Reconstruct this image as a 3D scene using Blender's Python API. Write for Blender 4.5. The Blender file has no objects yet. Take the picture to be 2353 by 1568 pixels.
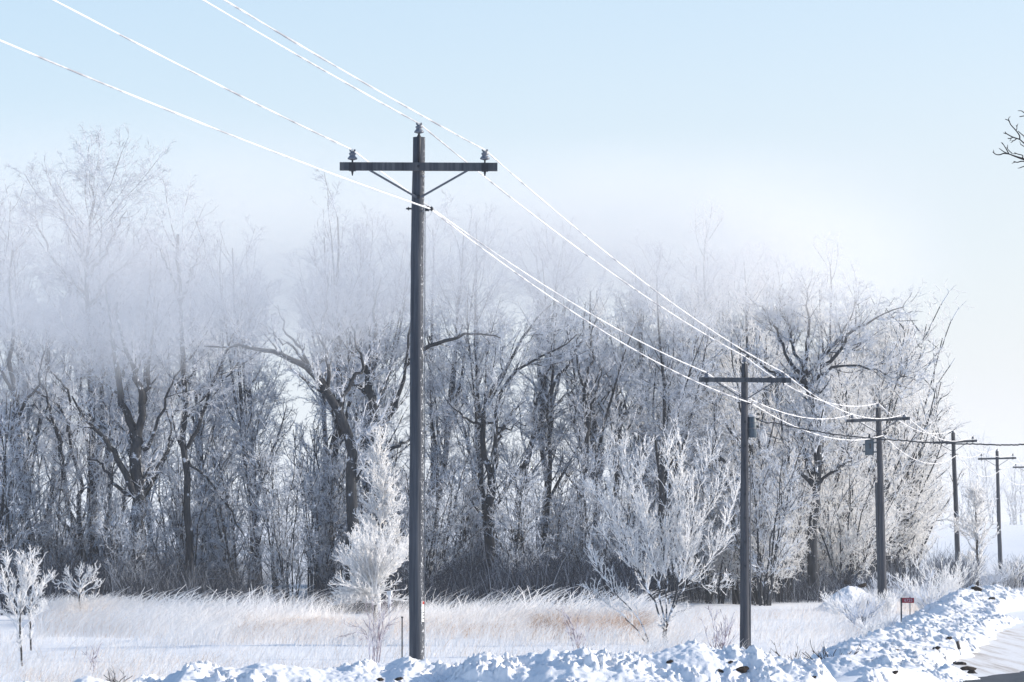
import bpy, math, random
import numpy as np
from mathutils import Vector, noise as mnoise

# ------------------------------------------------------------------ camera, sky, sun, exposure
SC = bpy.context.scene
COL = SC.collection
CX, CY, F = 1176.5, 784.0, 6863.0          # working picture frame: 2353 x 1568, focal length in its pixels
HORIZON = 1197.0
TILT = math.atan((HORIZON - CY) / F)
EYE = 3.5
cam_data = bpy.data.cameras.new('camera')
cam = bpy.data.objects.new('camera', cam_data)
COL.objects.link(cam)
cam.location = (0, 0, EYE)
cam.rotation_euler = (math.pi / 2 + TILT, 0, 0)
cam_data.sensor_width = 36.0
cam_data.lens = F / 2353.0 * 36.0
cam_data.clip_start = 0.5
cam_data.clip_end = 9000
SC.camera = cam

SUN_EL, SUN_AZ = math.radians(20), math.radians(81)   # azimuth measured from the view direction towards the right
world = bpy.data.worlds.new('World')
SC.world = world
world.use_nodes = True
wn, wl = world.node_tree.nodes, world.node_tree.links
bg = wn['Background']
sky = wn.new('ShaderNodeTexSky')
sky.sky_type = 'NISHITA'
sky.sun_disc = False
sky.sun_elevation = SUN_EL
sky.sun_rotation = SUN_AZ
sky.air_density = 1.0
sky.dust_density = 0.4
sky.ozone_density = 2.0
# winter haze low in the sky: the clear blue gives way to white near the horizon and towards the sun
wtc = wn.new('ShaderNodeTexCoord')
wsx = wn.new('ShaderNodeSeparateXYZ'); wl.new(wtc.outputs['Generated'], wsx.inputs[0])
wr = wn.new('ShaderNodeValToRGB')
wr.color_ramp.interpolation = 'EASE'
while len(wr.color_ramp.elements) > 1: wr.color_ramp.elements.remove(wr.color_ramp.elements[-1])
for i_, (p_, v_) in enumerate([(0.0, 1.0), (0.03, 0.97), (0.10, 0.86), (0.18, 0.64), (0.27, 0.18), (0.45, 0.0)]):
    e_ = wr.color_ramp.elements[0] if i_ == 0 else wr.color_ramp.elements.new(p_)
    e_.position = p_; e_.color = (v_, v_, v_, 1)
wl.new(wsx.outputs[2], wr.inputs[0])
whz = wn.new('ShaderNodeMix'); whz.data_type = 'RGBA'         # haze colour: blue higher up, whiter low down and on the sun side
wlo = wn.new('ShaderNodeMapRange'); wlo.inputs[1].default_value = 0.015; wlo.inputs[2].default_value = 0.19; wlo.inputs[3].default_value = 0.8; wlo.inputs[4].default_value = 0.0
wl.new(wsx.outputs[2], wlo.inputs[0])
waz = wn.new('ShaderNodeMapRange'); waz.inputs[1].default_value = -0.18; waz.inputs[2].default_value = 0.2; waz.inputs[3].default_value = -0.12; waz.inputs[4].default_value = 0.34
wl.new(wsx.outputs[0], waz.inputs[0])
wad = wn.new('ShaderNodeMath'); wad.operation = 'ADD'; wad.use_clamp = True
wl.new(wlo.outputs[0], wad.inputs[0]); wl.new(waz.outputs[0], wad.inputs[1]); wl.new(wad.outputs[0], whz.inputs[0])
whz.inputs[6].default_value = (3.20, 3.95, 4.62, 1); whz.inputs[7].default_value = (4.2, 4.3, 4.42, 1)
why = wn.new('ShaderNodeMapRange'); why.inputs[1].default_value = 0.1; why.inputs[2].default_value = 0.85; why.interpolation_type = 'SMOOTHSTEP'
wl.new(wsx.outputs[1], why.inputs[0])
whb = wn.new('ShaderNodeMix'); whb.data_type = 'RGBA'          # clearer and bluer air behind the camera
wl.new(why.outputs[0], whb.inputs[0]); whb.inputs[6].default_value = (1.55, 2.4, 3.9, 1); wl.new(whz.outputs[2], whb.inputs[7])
wmx = wn.new('ShaderNodeMix'); wmx.data_type = 'RGBA'
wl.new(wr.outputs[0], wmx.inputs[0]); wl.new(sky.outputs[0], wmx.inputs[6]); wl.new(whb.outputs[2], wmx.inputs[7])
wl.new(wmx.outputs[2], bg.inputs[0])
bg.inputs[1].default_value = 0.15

sun_data = bpy.data.lights.new('sun', 'SUN')
sun_data.energy = 4.5
sun_data.angle = math.radians(0.6)
sun_data.color = (1.0, 0.90, 0.78)
sun = bpy.data.objects.new('sun', sun_data)
COL.objects.link(sun)
sdir = Vector((math.sin(SUN_AZ) * math.cos(SUN_EL), math.cos(SUN_AZ) * math.cos(SUN_EL), math.sin(SUN_EL)))
sun.rotation_euler = sdir.to_track_quat('Z', 'Y').to_euler()
sun.location = (60, 30, 60)

SC.view_settings.view_transform = 'Standard'
SC.view_settings.look = 'None'
SC.view_settings.gamma = 1.0
SC.view_settings.exposure = 0.48
SC.cycles.max_bounces = 10
SC.cycles.diffuse_bounces = 6
SC.cycles.glossy_bounces = 2
SC.cycles.transmission_bounces = 5
SC.cycles.volume_bounces = 6
SC.cycles.transparent_max_bounces = 8
SC.cycles.use_denoising = True

# ------------------------------------------------------------------ helpers
def px(x, y, d):
    """world point at depth d (metres north of the camera) seen at picture position x, y"""
    u, v = (x - CX) / F, (CY - y) / F
    fy = math.cos(TILT) - v * math.sin(TILT)
    fz = math.sin(TILT) + v * math.cos(TILT)
    s = d / fy
    return np.array((u * s, d, EYE + fz * s))

def colx(x, d):
    return (x - CX) / F * d * 1.0018

def sstep(a, b, v):
    t = np.clip((v - a) / (b - a), 0, 1)
    return t * t * (3 - 2 * t)

def tag(o, label=None, cat=None, group=None, kind=None):
    if label: o['label'] = label
    if cat: o['category'] = cat
    if group: o['group'] = group
    if kind: o['kind'] = kind
    return o

def empty(name, loc, label, cat, group=None):
    o = bpy.data.objects.new(name, None)
    COL.objects.link(o)
    o.location = loc
    o.empty_display_size = 0.3
    return tag(o, label, cat, group)

def np_mesh(name, V, Q, smooth=True, mats=(), midx=None, tint=None):
    V = np.asarray(V, np.float32); Q = np.asarray(Q, np.int32)
    w = Q.shape[1]
    me = bpy.data.meshes.new(name)
    me.vertices.add(len(V)); me.vertices.foreach_set('co', V.ravel())
    me.loops.add(Q.size); me.loops.foreach_set('vertex_index', Q.ravel())
    me.polygons.add(len(Q)); me.polygons.foreach_set('loop_start', np.arange(0, Q.size, w, dtype=np.int32))
    if smooth: me.polygons.foreach_set('use_smooth', np.ones(len(Q), bool))
    for m in mats: me.materials.append(m)
    if midx is not None: me.polygons.foreach_set('material_index', np.asarray(midx, np.int32))
    if tint is not None:
        a = me.attributes.new('tint', 'FLOAT', 'POINT')
        a.data.foreach_set('value', np.asarray(tint, np.float32))
    me.update(); me.validate()
    return me

def link(name, me, parent=None, loc=None):
    o = bpy.data.objects.new(name, me)
    COL.objects.link(o)
    if parent is not None: o.parent = parent
    if loc is not None: o.location = loc
    return o

class MB:
    """collects boxes, tubes and lathed shapes; build() links them as one mesh object"""
    def __init__(s): s.v = []; s.f = []; s.m = []
    def _add(s, vs, fs, mi=0):
        b = len(s.v)
        s.v += [tuple(map(float, q)) for q in vs]
        s.f += [tuple(i + b for i in f) for f in fs]
        s.m += [mi] * len(fs)
        return s
    def box(s, c, ax, ay, az, mi=0, bev=0.0):
        c, ax, ay, az = map(lambda q: np.array(q, float), (c, ax, ay, az))
        vs = [c + i * ax + j * ay + k * az for k in (-1, 1) for j in (-1, 1) for i in (-1, 1)]
        return s._add(vs, [(0, 2, 3, 1), (4, 5, 7, 6), (0, 1, 5, 4), (2, 6, 7, 3), (0, 4, 6, 2), (1, 3, 7, 5)], mi)
    def tube(s, pts, rs, n=10, mi=0, caps=True):
        pts = [np.array(p, float) for p in pts]
        if not hasattr(rs, '__len__'): rs = [rs] * len(pts)
        vs = []
        for i, p in enumerate(pts):
            t = pts[min(i + 1, len(pts) - 1)] - pts[max(i - 1, 0)]
            t /= np.linalg.norm(t) + 1e-9
            ref = np.array((0, 1, 0.)) if abs(t[1]) < 0.9 else np.array((1., 0, 0))
            a = np.cross(t, ref); a /= np.linalg.norm(a)
            b = np.cross(t, a)
            for k in range(n):
                q = 2 * math.pi * k / n
                vs.append(p + rs[i] * (math.cos(q) * a + math.sin(q) * b))
        fs = []
        for i in range(len(pts) - 1):
            for k in range(n):
                k2 = (k + 1) % n
                fs.append((i * n + k, i * n + k2, (i + 1) * n + k2, (i + 1) * n + k))
        if caps:
            fs.append(tuple(range(n - 1, -1, -1)))
            fs.append(tuple((len(pts) - 1) * n + k for k in range(n)))
        return s._add(vs, fs, mi)
    def build(s, name, mats, parent=None, smooth=False, loc=None):
        me = bpy.data.meshes.new(name)
        me.from_pydata(s.v, [], s.f)
        for m in (mats if isinstance(mats, (list, tuple)) else [mats]): me.materials.append(m)
        me.polygons.foreach_set('material_index', np.array(s.m, np.int32))
        if smooth: me.polygons.foreach_set('use_smooth', np.ones(len(s.f), bool))
        me.update()
        return link(name, me, parent, loc)

# ------------------------------------------------------------------ materials
def new_mat(name):
    m = bpy.data.materials.new(name)
    m.use_nodes = True
    nt = m.node_tree
    nt.nodes.clear()
    out = nt.nodes.new('ShaderNodeOutputMaterial')
    return m, nt, out

def ramp(nt, src, stops):
    r = nt.nodes.new('ShaderNodeValToRGB')
    e = r.color_ramp.elements
    while len(e) > 1: e.remove(e[-1])
    e[0].position, e[0].color = stops[0][0], (*stops[0][1], 1)
    for p, c in stops[1:]:
        q = e.new(p); q.color = (*c, 1)
    nt.links.new(src, r.inputs[0])
    return r

def noise_node(nt, scale, detail=4, rough=0.6, coord='Object', stretch=None):
    tc = nt.nodes.new('ShaderNodeTexCoord')
    n = nt.nodes.new('ShaderNodeTexNoise')
    n.inputs['Scale'].default_value = scale
    n.inputs['Detail'].default_value = detail
    n.inputs['Roughness'].default_value = rough
    src = tc.outputs[coord]
    if stretch:
        mp = nt.nodes.new('ShaderNodeMapping')
        mp.inputs['Scale'].default_value = stretch
        nt.links.new(src, mp.inputs[0]); src = mp.outputs[0]
    nt.links.new(src, n.inputs['Vector'])
    return n

def bump(nt, src, strength, dist):
    b = nt.nodes.new('ShaderNodeBump')
    b.inputs['Strength'].default_value = strength
    b.inputs['Distance'].default_value = dist
    nt.links.new(src, b.inputs['Height'])
    return b

def principled(nt, out, rough=0.8, spec=0.2):
    p = nt.nodes.new('ShaderNodeBsdfPrincipled')
    p.inputs['Roughness'].default_value = rough
    p.inputs['Specular IOR Level'].default_value = spec
    nt.links.new(p.outputs[0], out.inputs['Surface'])
    return p

def mat_frost(name, white=(0.86, 0.88, 0.91), dark=(0.30, 0.28, 0.28), amount=0.42, scale=3.0, trans=0.38):
    m, nt, out = new_mat(name)
    n = noise_node(nt, scale, 3, 0.6)
    r = ramp(nt, n.outputs['Fac'], [(amount - 0.08, dark), (amount + 0.06, white)])
    d = nt.nodes.new('ShaderNodeBsdfDiffuse')
    t = nt.nodes.new('ShaderNodeBsdfTranslucent')
    mx = nt.nodes.new('ShaderNodeMixShader'); mx.inputs[0].default_value = trans
    nt.links.new(r.outputs[0], d.inputs[0]); nt.links.new(r.outputs[0], t.inputs[0])
    nt.links.new(d.outputs[0], mx.inputs[1]); nt.links.new(t.outputs[0], mx.inputs[2])
    nt.links.new(mx.outputs[0], out.inputs['Surface'])
    return m

def mat_bark(name, frost_at=0.63, base=(0.026, 0.029, 0.034), light=(0.070, 0.074, 0.082)):
    m, nt, out = new_mat(name)
    p = principled(nt, out, 0.95, 0.05)
    n1 = noise_node(nt, 6, 5, 0.65, stretch=(1, 1, 0.25))
    c1 = ramp(nt, n1.outputs['Fac'], [(0.3, base), (0.7, light)])
    n2 = noise_node(nt, 2.6, 5, 0.7)
    c2 = ramp(nt, n2.outputs['Fac'], [(frost_at - 0.03, (0, 0, 0)), (frost_at + 0.04, (1, 1, 1))])
    mx = nt.nodes.new('ShaderNodeMix'); mx.data_type = 'RGBA'
    nt.links.new(c2.outputs[0], mx.inputs[0]); nt.links.new(c1.outputs[0], mx.inputs[6])
    mx.inputs[7].default_value = (0.78, 0.81, 0.86, 1)
    nt.links.new(mx.outputs[2], p.inputs['Base Color'])
    b = bump(nt, n1.outputs['Fac'], 0.7, 0.04)
    nt.links.new(b.outputs[0], p.inputs['Normal'])
    return m

def mat_snow(name, dirt=None, bumps=((30, 0.25, 0.02), (140, 0.3, 0.006)), dirt_at=0.66, dirt_scale=2.2):
    m, nt, out = new_mat(name)
    p = principled(nt, out, 0.55, 0.25)
    n = noise_node(nt, 1.3, 4, 0.6)
    c = ramp(nt, n.outputs['Fac'], [(0.3, (0.86, 0.87, 0.90)), (0.7, (0.91, 0.92, 0.93))])
    col = c.outputs[0]
    if dirt:
        nd = noise_node(nt, dirt_scale, 8, 0.75)
        cd = ramp(nt, nd.outputs['Fac'], [(dirt_at, (0, 0, 0)), (dirt_at + 0.07, (1, 1, 1))])
        mx = nt.nodes.new('ShaderNodeMix'); mx.data_type = 'RGBA'
        nt.links.new(cd.outputs[0], mx.inputs[0]); nt.links.new(col, mx.inputs[6])
        mx.inputs[7].default_value = (*dirt, 1)
        col = mx.outputs[2]
    nt.links.new(col, p.inputs['Base Color'])
    prev = None
    for sc, st, di in bumps:
        nn = noise_node(nt, sc, 4, 0.6)
        b = bump(nt, nn.outputs['Fac'], st, di)
        if prev: nt.links.new(prev.outputs[0], b.inputs['Normal'])
        prev = b
    nt.links.new(prev.outputs[0], p.inputs['Normal'])
    return m

def mat_pole(name, base, light, speck=None):
    m, nt, out = new_mat(name)
    p = principled(nt, out, 0.85, 0.15)
    n1 = noise_node(nt, 14, 6, 0.7, stretch=(1, 1, 0.035))
    c1 = ramp(nt, n1.outputs['Fac'], [(0.28, tuple(0.45 * b for b in base)), (0.45, base), (0.75, light)])
    col = c1.outputs[0]
    if speck is not None:
        n2 = noise_node(nt, 42, 4, 0.7, stretch=(1, 1, 0.5))
        g = nt.nodes.new('ShaderNodeNewGeometry')
        sx = nt.nodes.new('ShaderNodeSeparateXYZ'); nt.links.new(g.outputs['Normal'], sx.inputs[0])
        mr = nt.nodes.new('ShaderNodeMapRange')
        mr.inputs[1].default_value = 0.05; mr.inputs[2].default_value = 0.8
        mr.inputs[3].default_value = -0.25; mr.inputs[4].default_value = 0.0
        nt.links.new(sx.outputs[0], mr.inputs[0])
        ad = nt.nodes.new('ShaderNodeMath'); ad.operation = 'ADD'
        nt.links.new(n2.outputs['Fac'], ad.inputs[0]); nt.links.new(mr.outputs[0], ad.inputs[1])
        c2 = ramp(nt, ad.outputs[0], [(speck, (0, 0, 0)), (speck + 0.04, (1, 1, 1))])
        mx = nt.nodes.new('ShaderNodeMix'); mx.data_type = 'RGBA'
        nt.links.new(c2.outputs[0], mx.inputs[0]); nt.links.new(col, mx.inputs[6])
        mx.inputs[7].default_value = (0.75, 0.77, 0.8, 1)
        col = mx.outputs[2]
    nt.links.new(col, p.inputs['Base Color'])
    b = bump(nt, n1.outputs['Fac'], 0.8, 0.02)
    nt.links.new(b.outputs[0], p.inputs['Normal'])
    return m

def mat_plain(name, c, rough=0.6, spec=0.3, var=0.12, scale=20, metal=0.0):
    m, nt, out = new_mat(name)
    p = principled(nt, out, rough, spec)
    p.inputs['Metallic'].default_value = metal
    n = noise_node(nt, scale, 4, 0.6)
    r = ramp(nt, n.outputs['Fac'], [(0.3, tuple(x * (1 - var) for x in c)), (0.7, tuple(min(1, x * (1 + var)) for x in c))])
    nt.links.new(r.outputs[0], p.inputs['Base Color'])
    return m

def mat_tint(name, stops, trans=0.35):
    """two-sided blade material coloured by each blade's own 'tint' value"""
    m, nt, out = new_mat(name)
    a = nt.nodes.new('ShaderNodeAttribute'); a.attribute_name = 'tint'
    r = ramp(nt, a.outputs['Fac'], stops)
    d = nt.nodes.new('ShaderNodeBsdfDiffuse'); t = nt.nodes.new('ShaderNodeBsdfTranslucent')
    mx = nt.nodes.new('ShaderNodeMixShader'); mx.inputs[0].default_value = trans
    nt.links.new(r.outputs[0], d.inputs[0]); nt.links.new(r.outputs[0], t.inputs[0])
    nt.links.new(d.outputs[0], mx.inputs[1]); nt.links.new(t.outputs[0], mx.inputs[2])
    nt.links.new(mx.outputs[0], out.inputs['Surface'])
    return m

M_FROST = mat_frost('frosted twigs', amount=0.42, white=(0.86, 0.89, 0.94), dark=(0.30, 0.33, 0.38), trans=0.44)
M_FROSTG = mat_frost('shade tinted frosted twigs', amount=0.44, white=(0.83, 0.87, 0.93), dark=(0.24, 0.27, 0.33), trans=0.42)  # greyer, bluer frost: shade inside the wood put into the twig colour
M_FROSTY = mat_frost('heavily frosted twigs', amount=0.24, white=(0.97, 0.97, 0.97), dark=(0.66, 0.66, 0.66), trans=0.58)
M_FROSTP = mat_frost('rime crusted branch', amount=0.40, white=(0.95, 0.95, 0.95), dark=(0.22, 0.21, 0.21), scale=5, trans=0.2)
M_HOAR = mat_frost('hoar frost wire', amount=0.43, dark=(0.48, 0.49, 0.53), scale=0.9, white=(0.93, 0.93, 0.93))
M_BARK = mat_bark('dark bark')
M_LIMB = mat_bark('frost patched limb', frost_at=0.52)
M_BARE = mat_bark('bare twig bark', frost_at=0.9, base=(0.03, 0.028, 0.03), light=(0.07, 0.06, 0.055))
M_SNOW = mat_snow('field snow', bumps=((2.0, 0.25, 0.12), (9, 0.3, 0.05), (60, 0.25, 0.012)))
M_BANK = mat_snow('ploughed snow', dirt=(0.22, 0.19, 0.16), dirt_at=0.67)
M_BANK_DIRTY = mat_snow('dirty ploughed snow', dirt=(0.10, 0.085, 0.07), dirt_at=0.64, dirt_scale=1.7)
M_POLE_NEAR = mat_pole('weathered pole wood with rime', (0.062, 0.07, 0.085), (0.15, 0.157, 0.172), 0.565)
M_POLE = mat_pole('weathered pole wood', (0.055, 0.06, 0.073), (0.125, 0.126, 0.134))
M_ARM = mat_pole('crossarm wood', (0.075, 0.082, 0.094), (0.16, 0.165, 0.17))
M_IRON = mat_plain('dark iron', (0.035, 0.038, 0.045), 0.6, 0.3)
M_GALV = mat_plain('dull galvanised brace', (0.13, 0.14, 0.16), 0.6, 0.4)
M_PORC = mat_plain('grey porcelain', (0.15, 0.165, 0.195), 0.25, 0.5)
M_CAN = mat_plain('transformer paint', (0.075, 0.105, 0.13), 0.5, 0.4)
M_CABLE = mat_plain('black cable', (0.03, 0.03, 0.035), 0.6, 0.3)
M_WHITE = mat_plain('white plastic', (0.72, 0.74, 0.76), 0.4, 0.4)
M_BLACK = mat_plain('black plastic', (0.02, 0.02, 0.022), 0.5, 0.4)
M_RED = mat_plain('red reflective sheet', (0.42, 0.012, 0.03), 0.4, 0.4, 0.05)
M_TAGRED = mat_plain('tag red', (0.35, 0.03, 0.02), 0.5, 0.3)
M_CLOD = mat_plain('soil', (0.045, 0.036, 0.03), 0.95, 0.1, 0.4, 14)
M_GRASS = mat_tint('frosted grass', [(0.0, (0.50, 0.32, 0.20)), (0.3, (0.74, 0.62, 0.52)), (0.6, (0.88, 0.85, 0.82)), (1.0, (0.92, 0.92, 0.92))], 0.4)
M_BRUSH = mat_tint('undergrowth stems', [(0.0, (0.022, 0.027, 0.038)), (0.5, (0.060, 0.070, 0.092)), (0.8, (0.32, 0.36, 0.43)), (1.0, (0.76, 0.79, 0.84))], 0.15)

# ------------------------------------------------------------------ terrain
def fbm(x, y, s, seed=0.0, oct=4):
    return mnoise.fractal(Vector((x / s + seed, y / s - seed, seed)), 0.9, 2.0, oct)

def line_x(y):                       # the pole line runs away to the right
    return (1530.0 * y - 78570.0) / F

def terrain(x, y, detail=True):
    z = 0.0
    if detail and abs(x) < 120 and y < 260:
        z += 0.07 * fbm(x, y, 5.0, 3.1) + 0.02 * fbm(x, y, 0.9, 7.7, 3)
    off = x - line_x(y)
    k = float(sstep(2.6, 5.6, np.float64(off)))
    zr = float(np.interp(y, [30, 46, 84, 190, 300], [0.68, 0.66, 0.56, 0.5, 0.8]))
    z = z * (1 - k * 0.8) + zr * k
    near = 1.0 - float(sstep(42.0, 48.5, np.float64(y)))
    z = z * (1 - near) + 0.70 * near
    far = float(sstep(150, 460, np.float64(y)))
    z += (2.9 - 0.0) * far
    return z

gx = np.concatenate([-np.geomspace(1600, 34, 22), np.arange(-32, 46, 0.45), np.geomspace(48, 1600, 22)])
gy = np.concatenate([np.linspace(-200, 34, 22), np.arange(36, 135, 0.45), np.arange(136, 240, 2.5), np.geomspace(245, 1700, 26)])
V = np.array([(x, y, terrain(x, y)) for y in gy for x in gx])
nx, ny = len(gx), len(gy)
ii = (np.arange(ny - 1)[:, None] * nx + np.arange(nx - 1)[None, :]).ravel()
Q = np.stack([ii, ii + 1, ii + 1 + nx, ii + nx], 1)
ground = link('snow_field', np_mesh('snow_field', V, Q, True, [M_SNOW]))
tag(ground, 'flat snow covered field running back to the horizon', 'field', kind='structure')

# ------------------------------------------------------------------ snow banks
def chunk(x, y, z, s, seed):
    d = mnoise.voronoi(Vector((x / s + seed, y / s, z / s)), distance_metric='DISTANCE', exponent=2.5)[0]
    return max(0.0, 0.75 - d[0]) + 0.35 * (d[1] - d[0])

def ridge(name, crest, half, step, amp, mat, label, seed=0.0, cut=False, base_drop=0.0, back=1.0, skew=(0, 0)):
    """lumpy ridge of ploughed snow along a crest polyline of world points"""
    C = np.array(crest, float)
    seg = np.linalg.norm(np.diff(C[:, :2], axis=0), axis=1)
    s = np.concatenate([[0], np.cumsum(seg)])
    n = max(8, int(s[-1] / step))
    t = np.linspace(0, s[-1], n)
    P = np.stack([np.interp(t, s, C[:, i]) for i in range(3)], 1)
    m = int(2 * half / step)
    w = np.linspace(-1, 1, m)
    sm = np.stack([np.convolve(np.pad(P[:, i], 40, 'edge'), np.ones(81) / 81, 'valid') for i in range(2)], 1)
    T = np.gradient(sm, axis=0); T /= np.linalg.norm(T, axis=1)[:, None] + 1e-9
    N = np.stack([-T[:, 1], T[:, 0]], 1)
    V = np.zeros((n, m, 3))
    for i in range(n):
        e = min(1.0, i * step / 0.8, (n - 1 - i) * step / 0.8)
        e = e * e * (3 - 2 * e)
        for j in range(m):
            x, y = P[i, 0] + N[i, 0] * w[j] * half, P[i, 1] + N[i, 1] * w[j] * half
            gz = terrain(x, y, False) - 0.06 - base_drop
            prof = (1 - abs(w[j]) ** 1.25) if abs(w[j]) < 1 else 0
            prof = prof ** 1.15
            if cut and w[j] < 0:      # the plough has sliced the road side off steeply
                q = abs(w[j]); cq = 0.62 + 0.10 * mnoise.noise(Vector((x * 0.5, y * 0.5, 4.0)))
                prof = 1 - 0.42 * q / cq if q < cq else max(0.0, 0.58 * (1 - (q - cq) / 0.16))
            h = (P[i, 2] - gz) * prof * e
            k = min(1.0, prof * 5) * e
            p3 = Vector((x, y, h))
            wx, wy = x + 0.12 * mnoise.noise(p3 * 3.1), y + 0.12 * mnoise.noise(p3 * 2.7 + Vector((7, 0, 0)))
            d = 0.28 * (chunk(wx, wy, h, 0.5, seed) - 0.42) + 0.40 * (chunk(wx, wy, h, 0.16, seed + 9) - 0.42) + 0.34 * (chunk(wx, wy, h, 0.065, seed + 4) - 0.42)
            d += 0.95 * mnoise.fractal(Vector((x / 0.8 + seed, y / 0.8, seed)), 0.65, 2.1, 7)
            d += 0.22 * (0.3 - abs(mnoise.noise(p3 * 11 + Vector((seed, 0, 0))))) + 0.12 * mnoise.noise(p3 * 24)
            msk = 0.35 + 1.25 * float(sstep(-0.35, 0.4, np.float64(mnoise.noise(Vector((x / 0.9 + 3 * seed, y / 0.6, h / 0.6))))))
            d *= msk
            V[i, j] = (x + 0.25 * amp * d * k * N[i, 0], y - 0.35 * amp * abs(d) * k, gz + h + amp * d * k)
    ii = (np.arange(n - 1)[:, None] * m + np.arange(m - 1)[None, :]).ravel()
    Q = np.stack([ii, ii + m, ii + m + 1, ii + 1], 1)
    o = link(name, np_mesh(name, V.reshape(-1, 3), Q, True, [mat]))
    return tag(o, label, 'snow bank', kind='structure')

crestA = [(-120, 1725), (60, 1720), (178, 1706), (208, 1684), (247, 1690), (312, 1705), (336, 1693), (357, 1666), (387, 1670), (413, 1685), (428, 1681), (443, 1660),
          (476, 1651), (494, 1630), (518, 1636), (535, 1651), (565, 1656), (595, 1662), (634, 1653), (684, 1648), (736, 1650), (804, 1659), (878, 1653),
          (908, 1647), (968, 1648), (997, 1635), (1012, 1630), (1036, 1635), (1072, 1642), (1116, 1644), (1146, 1648), (1188, 1629), (1220, 1633),
          (1265, 1636), (1295, 1627), (1334, 1617), (1354, 1621), (1375, 1610), (1400, 1614), (1459, 1614), (1489, 1623), (1563, 1624), (1623, 1618),
          (1668, 1611), (1703, 1602), (1742, 1599), (1787, 1609), (1831, 1614), (1858, 1624), (1876, 1636), (1891, 1630), (1935, 1632), (1980, 1641),
          (2025, 1651), (2070, 1668), (2120, 1690), (2180, 1715)]
ridge('roadside_snow_bank', [px(x / 1.088, (y + 11) / 1.088, 42.0 + 0.25 * math.sin(x / 130.0)) for x, y in crestA], 2.3, 0.022, 0.125, M_BANK,
      'long lumpy ploughed snow bank along the bottom edge', 2.0)
crestB = [(2075, 1662, 56), (2120, 1632, 57.5), (2149, 1607, 59), (2174, 1590, 60.5), (2217, 1582, 63), (2247, 1574, 66), (2286, 1556, 71), (2335, 1536, 78), (2372, 1524, 84), (2400, 1520, 88)]
ridge('snow_bank', [px(x / 1.088, (y + 8) / 1.088, d) for x, y, d in crestB], 2.3, 0.04, 0.125, M_BANK,
      'bright ploughed snow bank below the red number sign', 5.0, True)
crestD = [(2368, 1520, 92), (2385, 1492, 96), (2405, 1474, 98), (2432, 1466, 101), (2480, 1468, 104), (2530, 1474, 108), (2590, 1480, 112), (2680, 1482, 120)]
ridge('far_snow_bank', [px(x / 1.088, (y + 3) / 1.088, d) for x, y, d in crestD], 2.2, 0.05, 0.15, M_BANK,
      'ploughed snow bank before the small frosted roadside tree', 8.0, True)
crestC = [(2100, 1716, 49), (2170, 1690, 49.6), (2205, 1668, 50.2), (2250, 1670, 51), (2300, 1682, 51.8), (2345, 1680, 52.6), (2390, 1672, 53.5), (2425, 1676, 54), (2450, 1692, 54)]
ridge('snow_ridge', [px(x / 1.088, y / 1.088, d) for x, y, d in crestC], 0.7, 0.024, 0.12, M_BANK_DIRTY,
      'low dirty ridge of snow chunks beside the asphalt', 11.0)
crestE = [(2040, 1500, 117), (2075, 1482, 117), (2110, 1468, 117.2), (2140, 1467, 117.4), (2170, 1480, 117.6), (2205, 1500, 118)]
ridge('snow_mound', [px(x / 1.088, y / 1.088, d) for x, y, d in crestE], 1.5, 0.06, 0.05, M_SNOW,
      'smooth rounded snow mound before the brush', 14.0)

# ------------------------------------------------------------------ road
def strip(name, left, right, lift, mat, label, cat, nu=220, nv=60):
    """a road sheet lofted between a left and a right edge, following the ground"""
    def resample(e):
        e = np.array(e, float); q = np.concatenate([[0], np.cumsum(np.linalg.norm(np.diff(e, axis=0), axis=1))])
        c = catmull(np.column_stack([e, np.zeros(len(e))]), 400)[:, :2]
        q = np.concatenate([[0], np.cumsum(np.linalg.norm(np.diff(c, axis=0), axis=1))])
        t = np.linspace(0, q[-1], nu)
        return np.column_stack([np.interp(t, q, c[:, 0]), np.interp(t, q, c[:, 1])])
    A, B = resample(left), resample(right)
    w = np.linspace(0, 1, nv) ** 1.6
    V = []
    for i in range(nu):
        for v in w:
            x, y = A[i] * (1 - v) + B[i] * v
            if v == 0: x += 0.18 * mnoise.noise(Vector((y * 1.4, 3.3, 0))) + 0.06 * mnoise.noise(Vector((y * 6, 1.3, 0)))
            V.append((x, y, terrain(x, y) + lift))
    ii = (np.arange(nu - 1)[:, None] * nv + np.arange(nv - 1)[None, :]).ravel()
    o = link(name, np_mesh(name, V, np.stack([ii, ii + 1, ii + 1 + nv, ii + nv], 1), True, [mat]))
    return tag(o, label, cat, kind='structure')

def catmull(pts, n):
    P = np.array(pts, float)
    P = np.vstack([2 * P[0] - P[1], P, 2 * P[-1] - P[-2]])
    o = []
    for q in np.linspace(0, len(P) - 3 - 1e-6, n):
        i = int(q); u = q - i
        a, b, c, d = P[i:i + 4]
        o.append(0.5 * (2 * b + (c - a) * u + (2 * a - 5 * b + 4 * c - d) * u * u + (3 * b - a - 3 * c + d) * u ** 3))
    return np.array(o)

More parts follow.
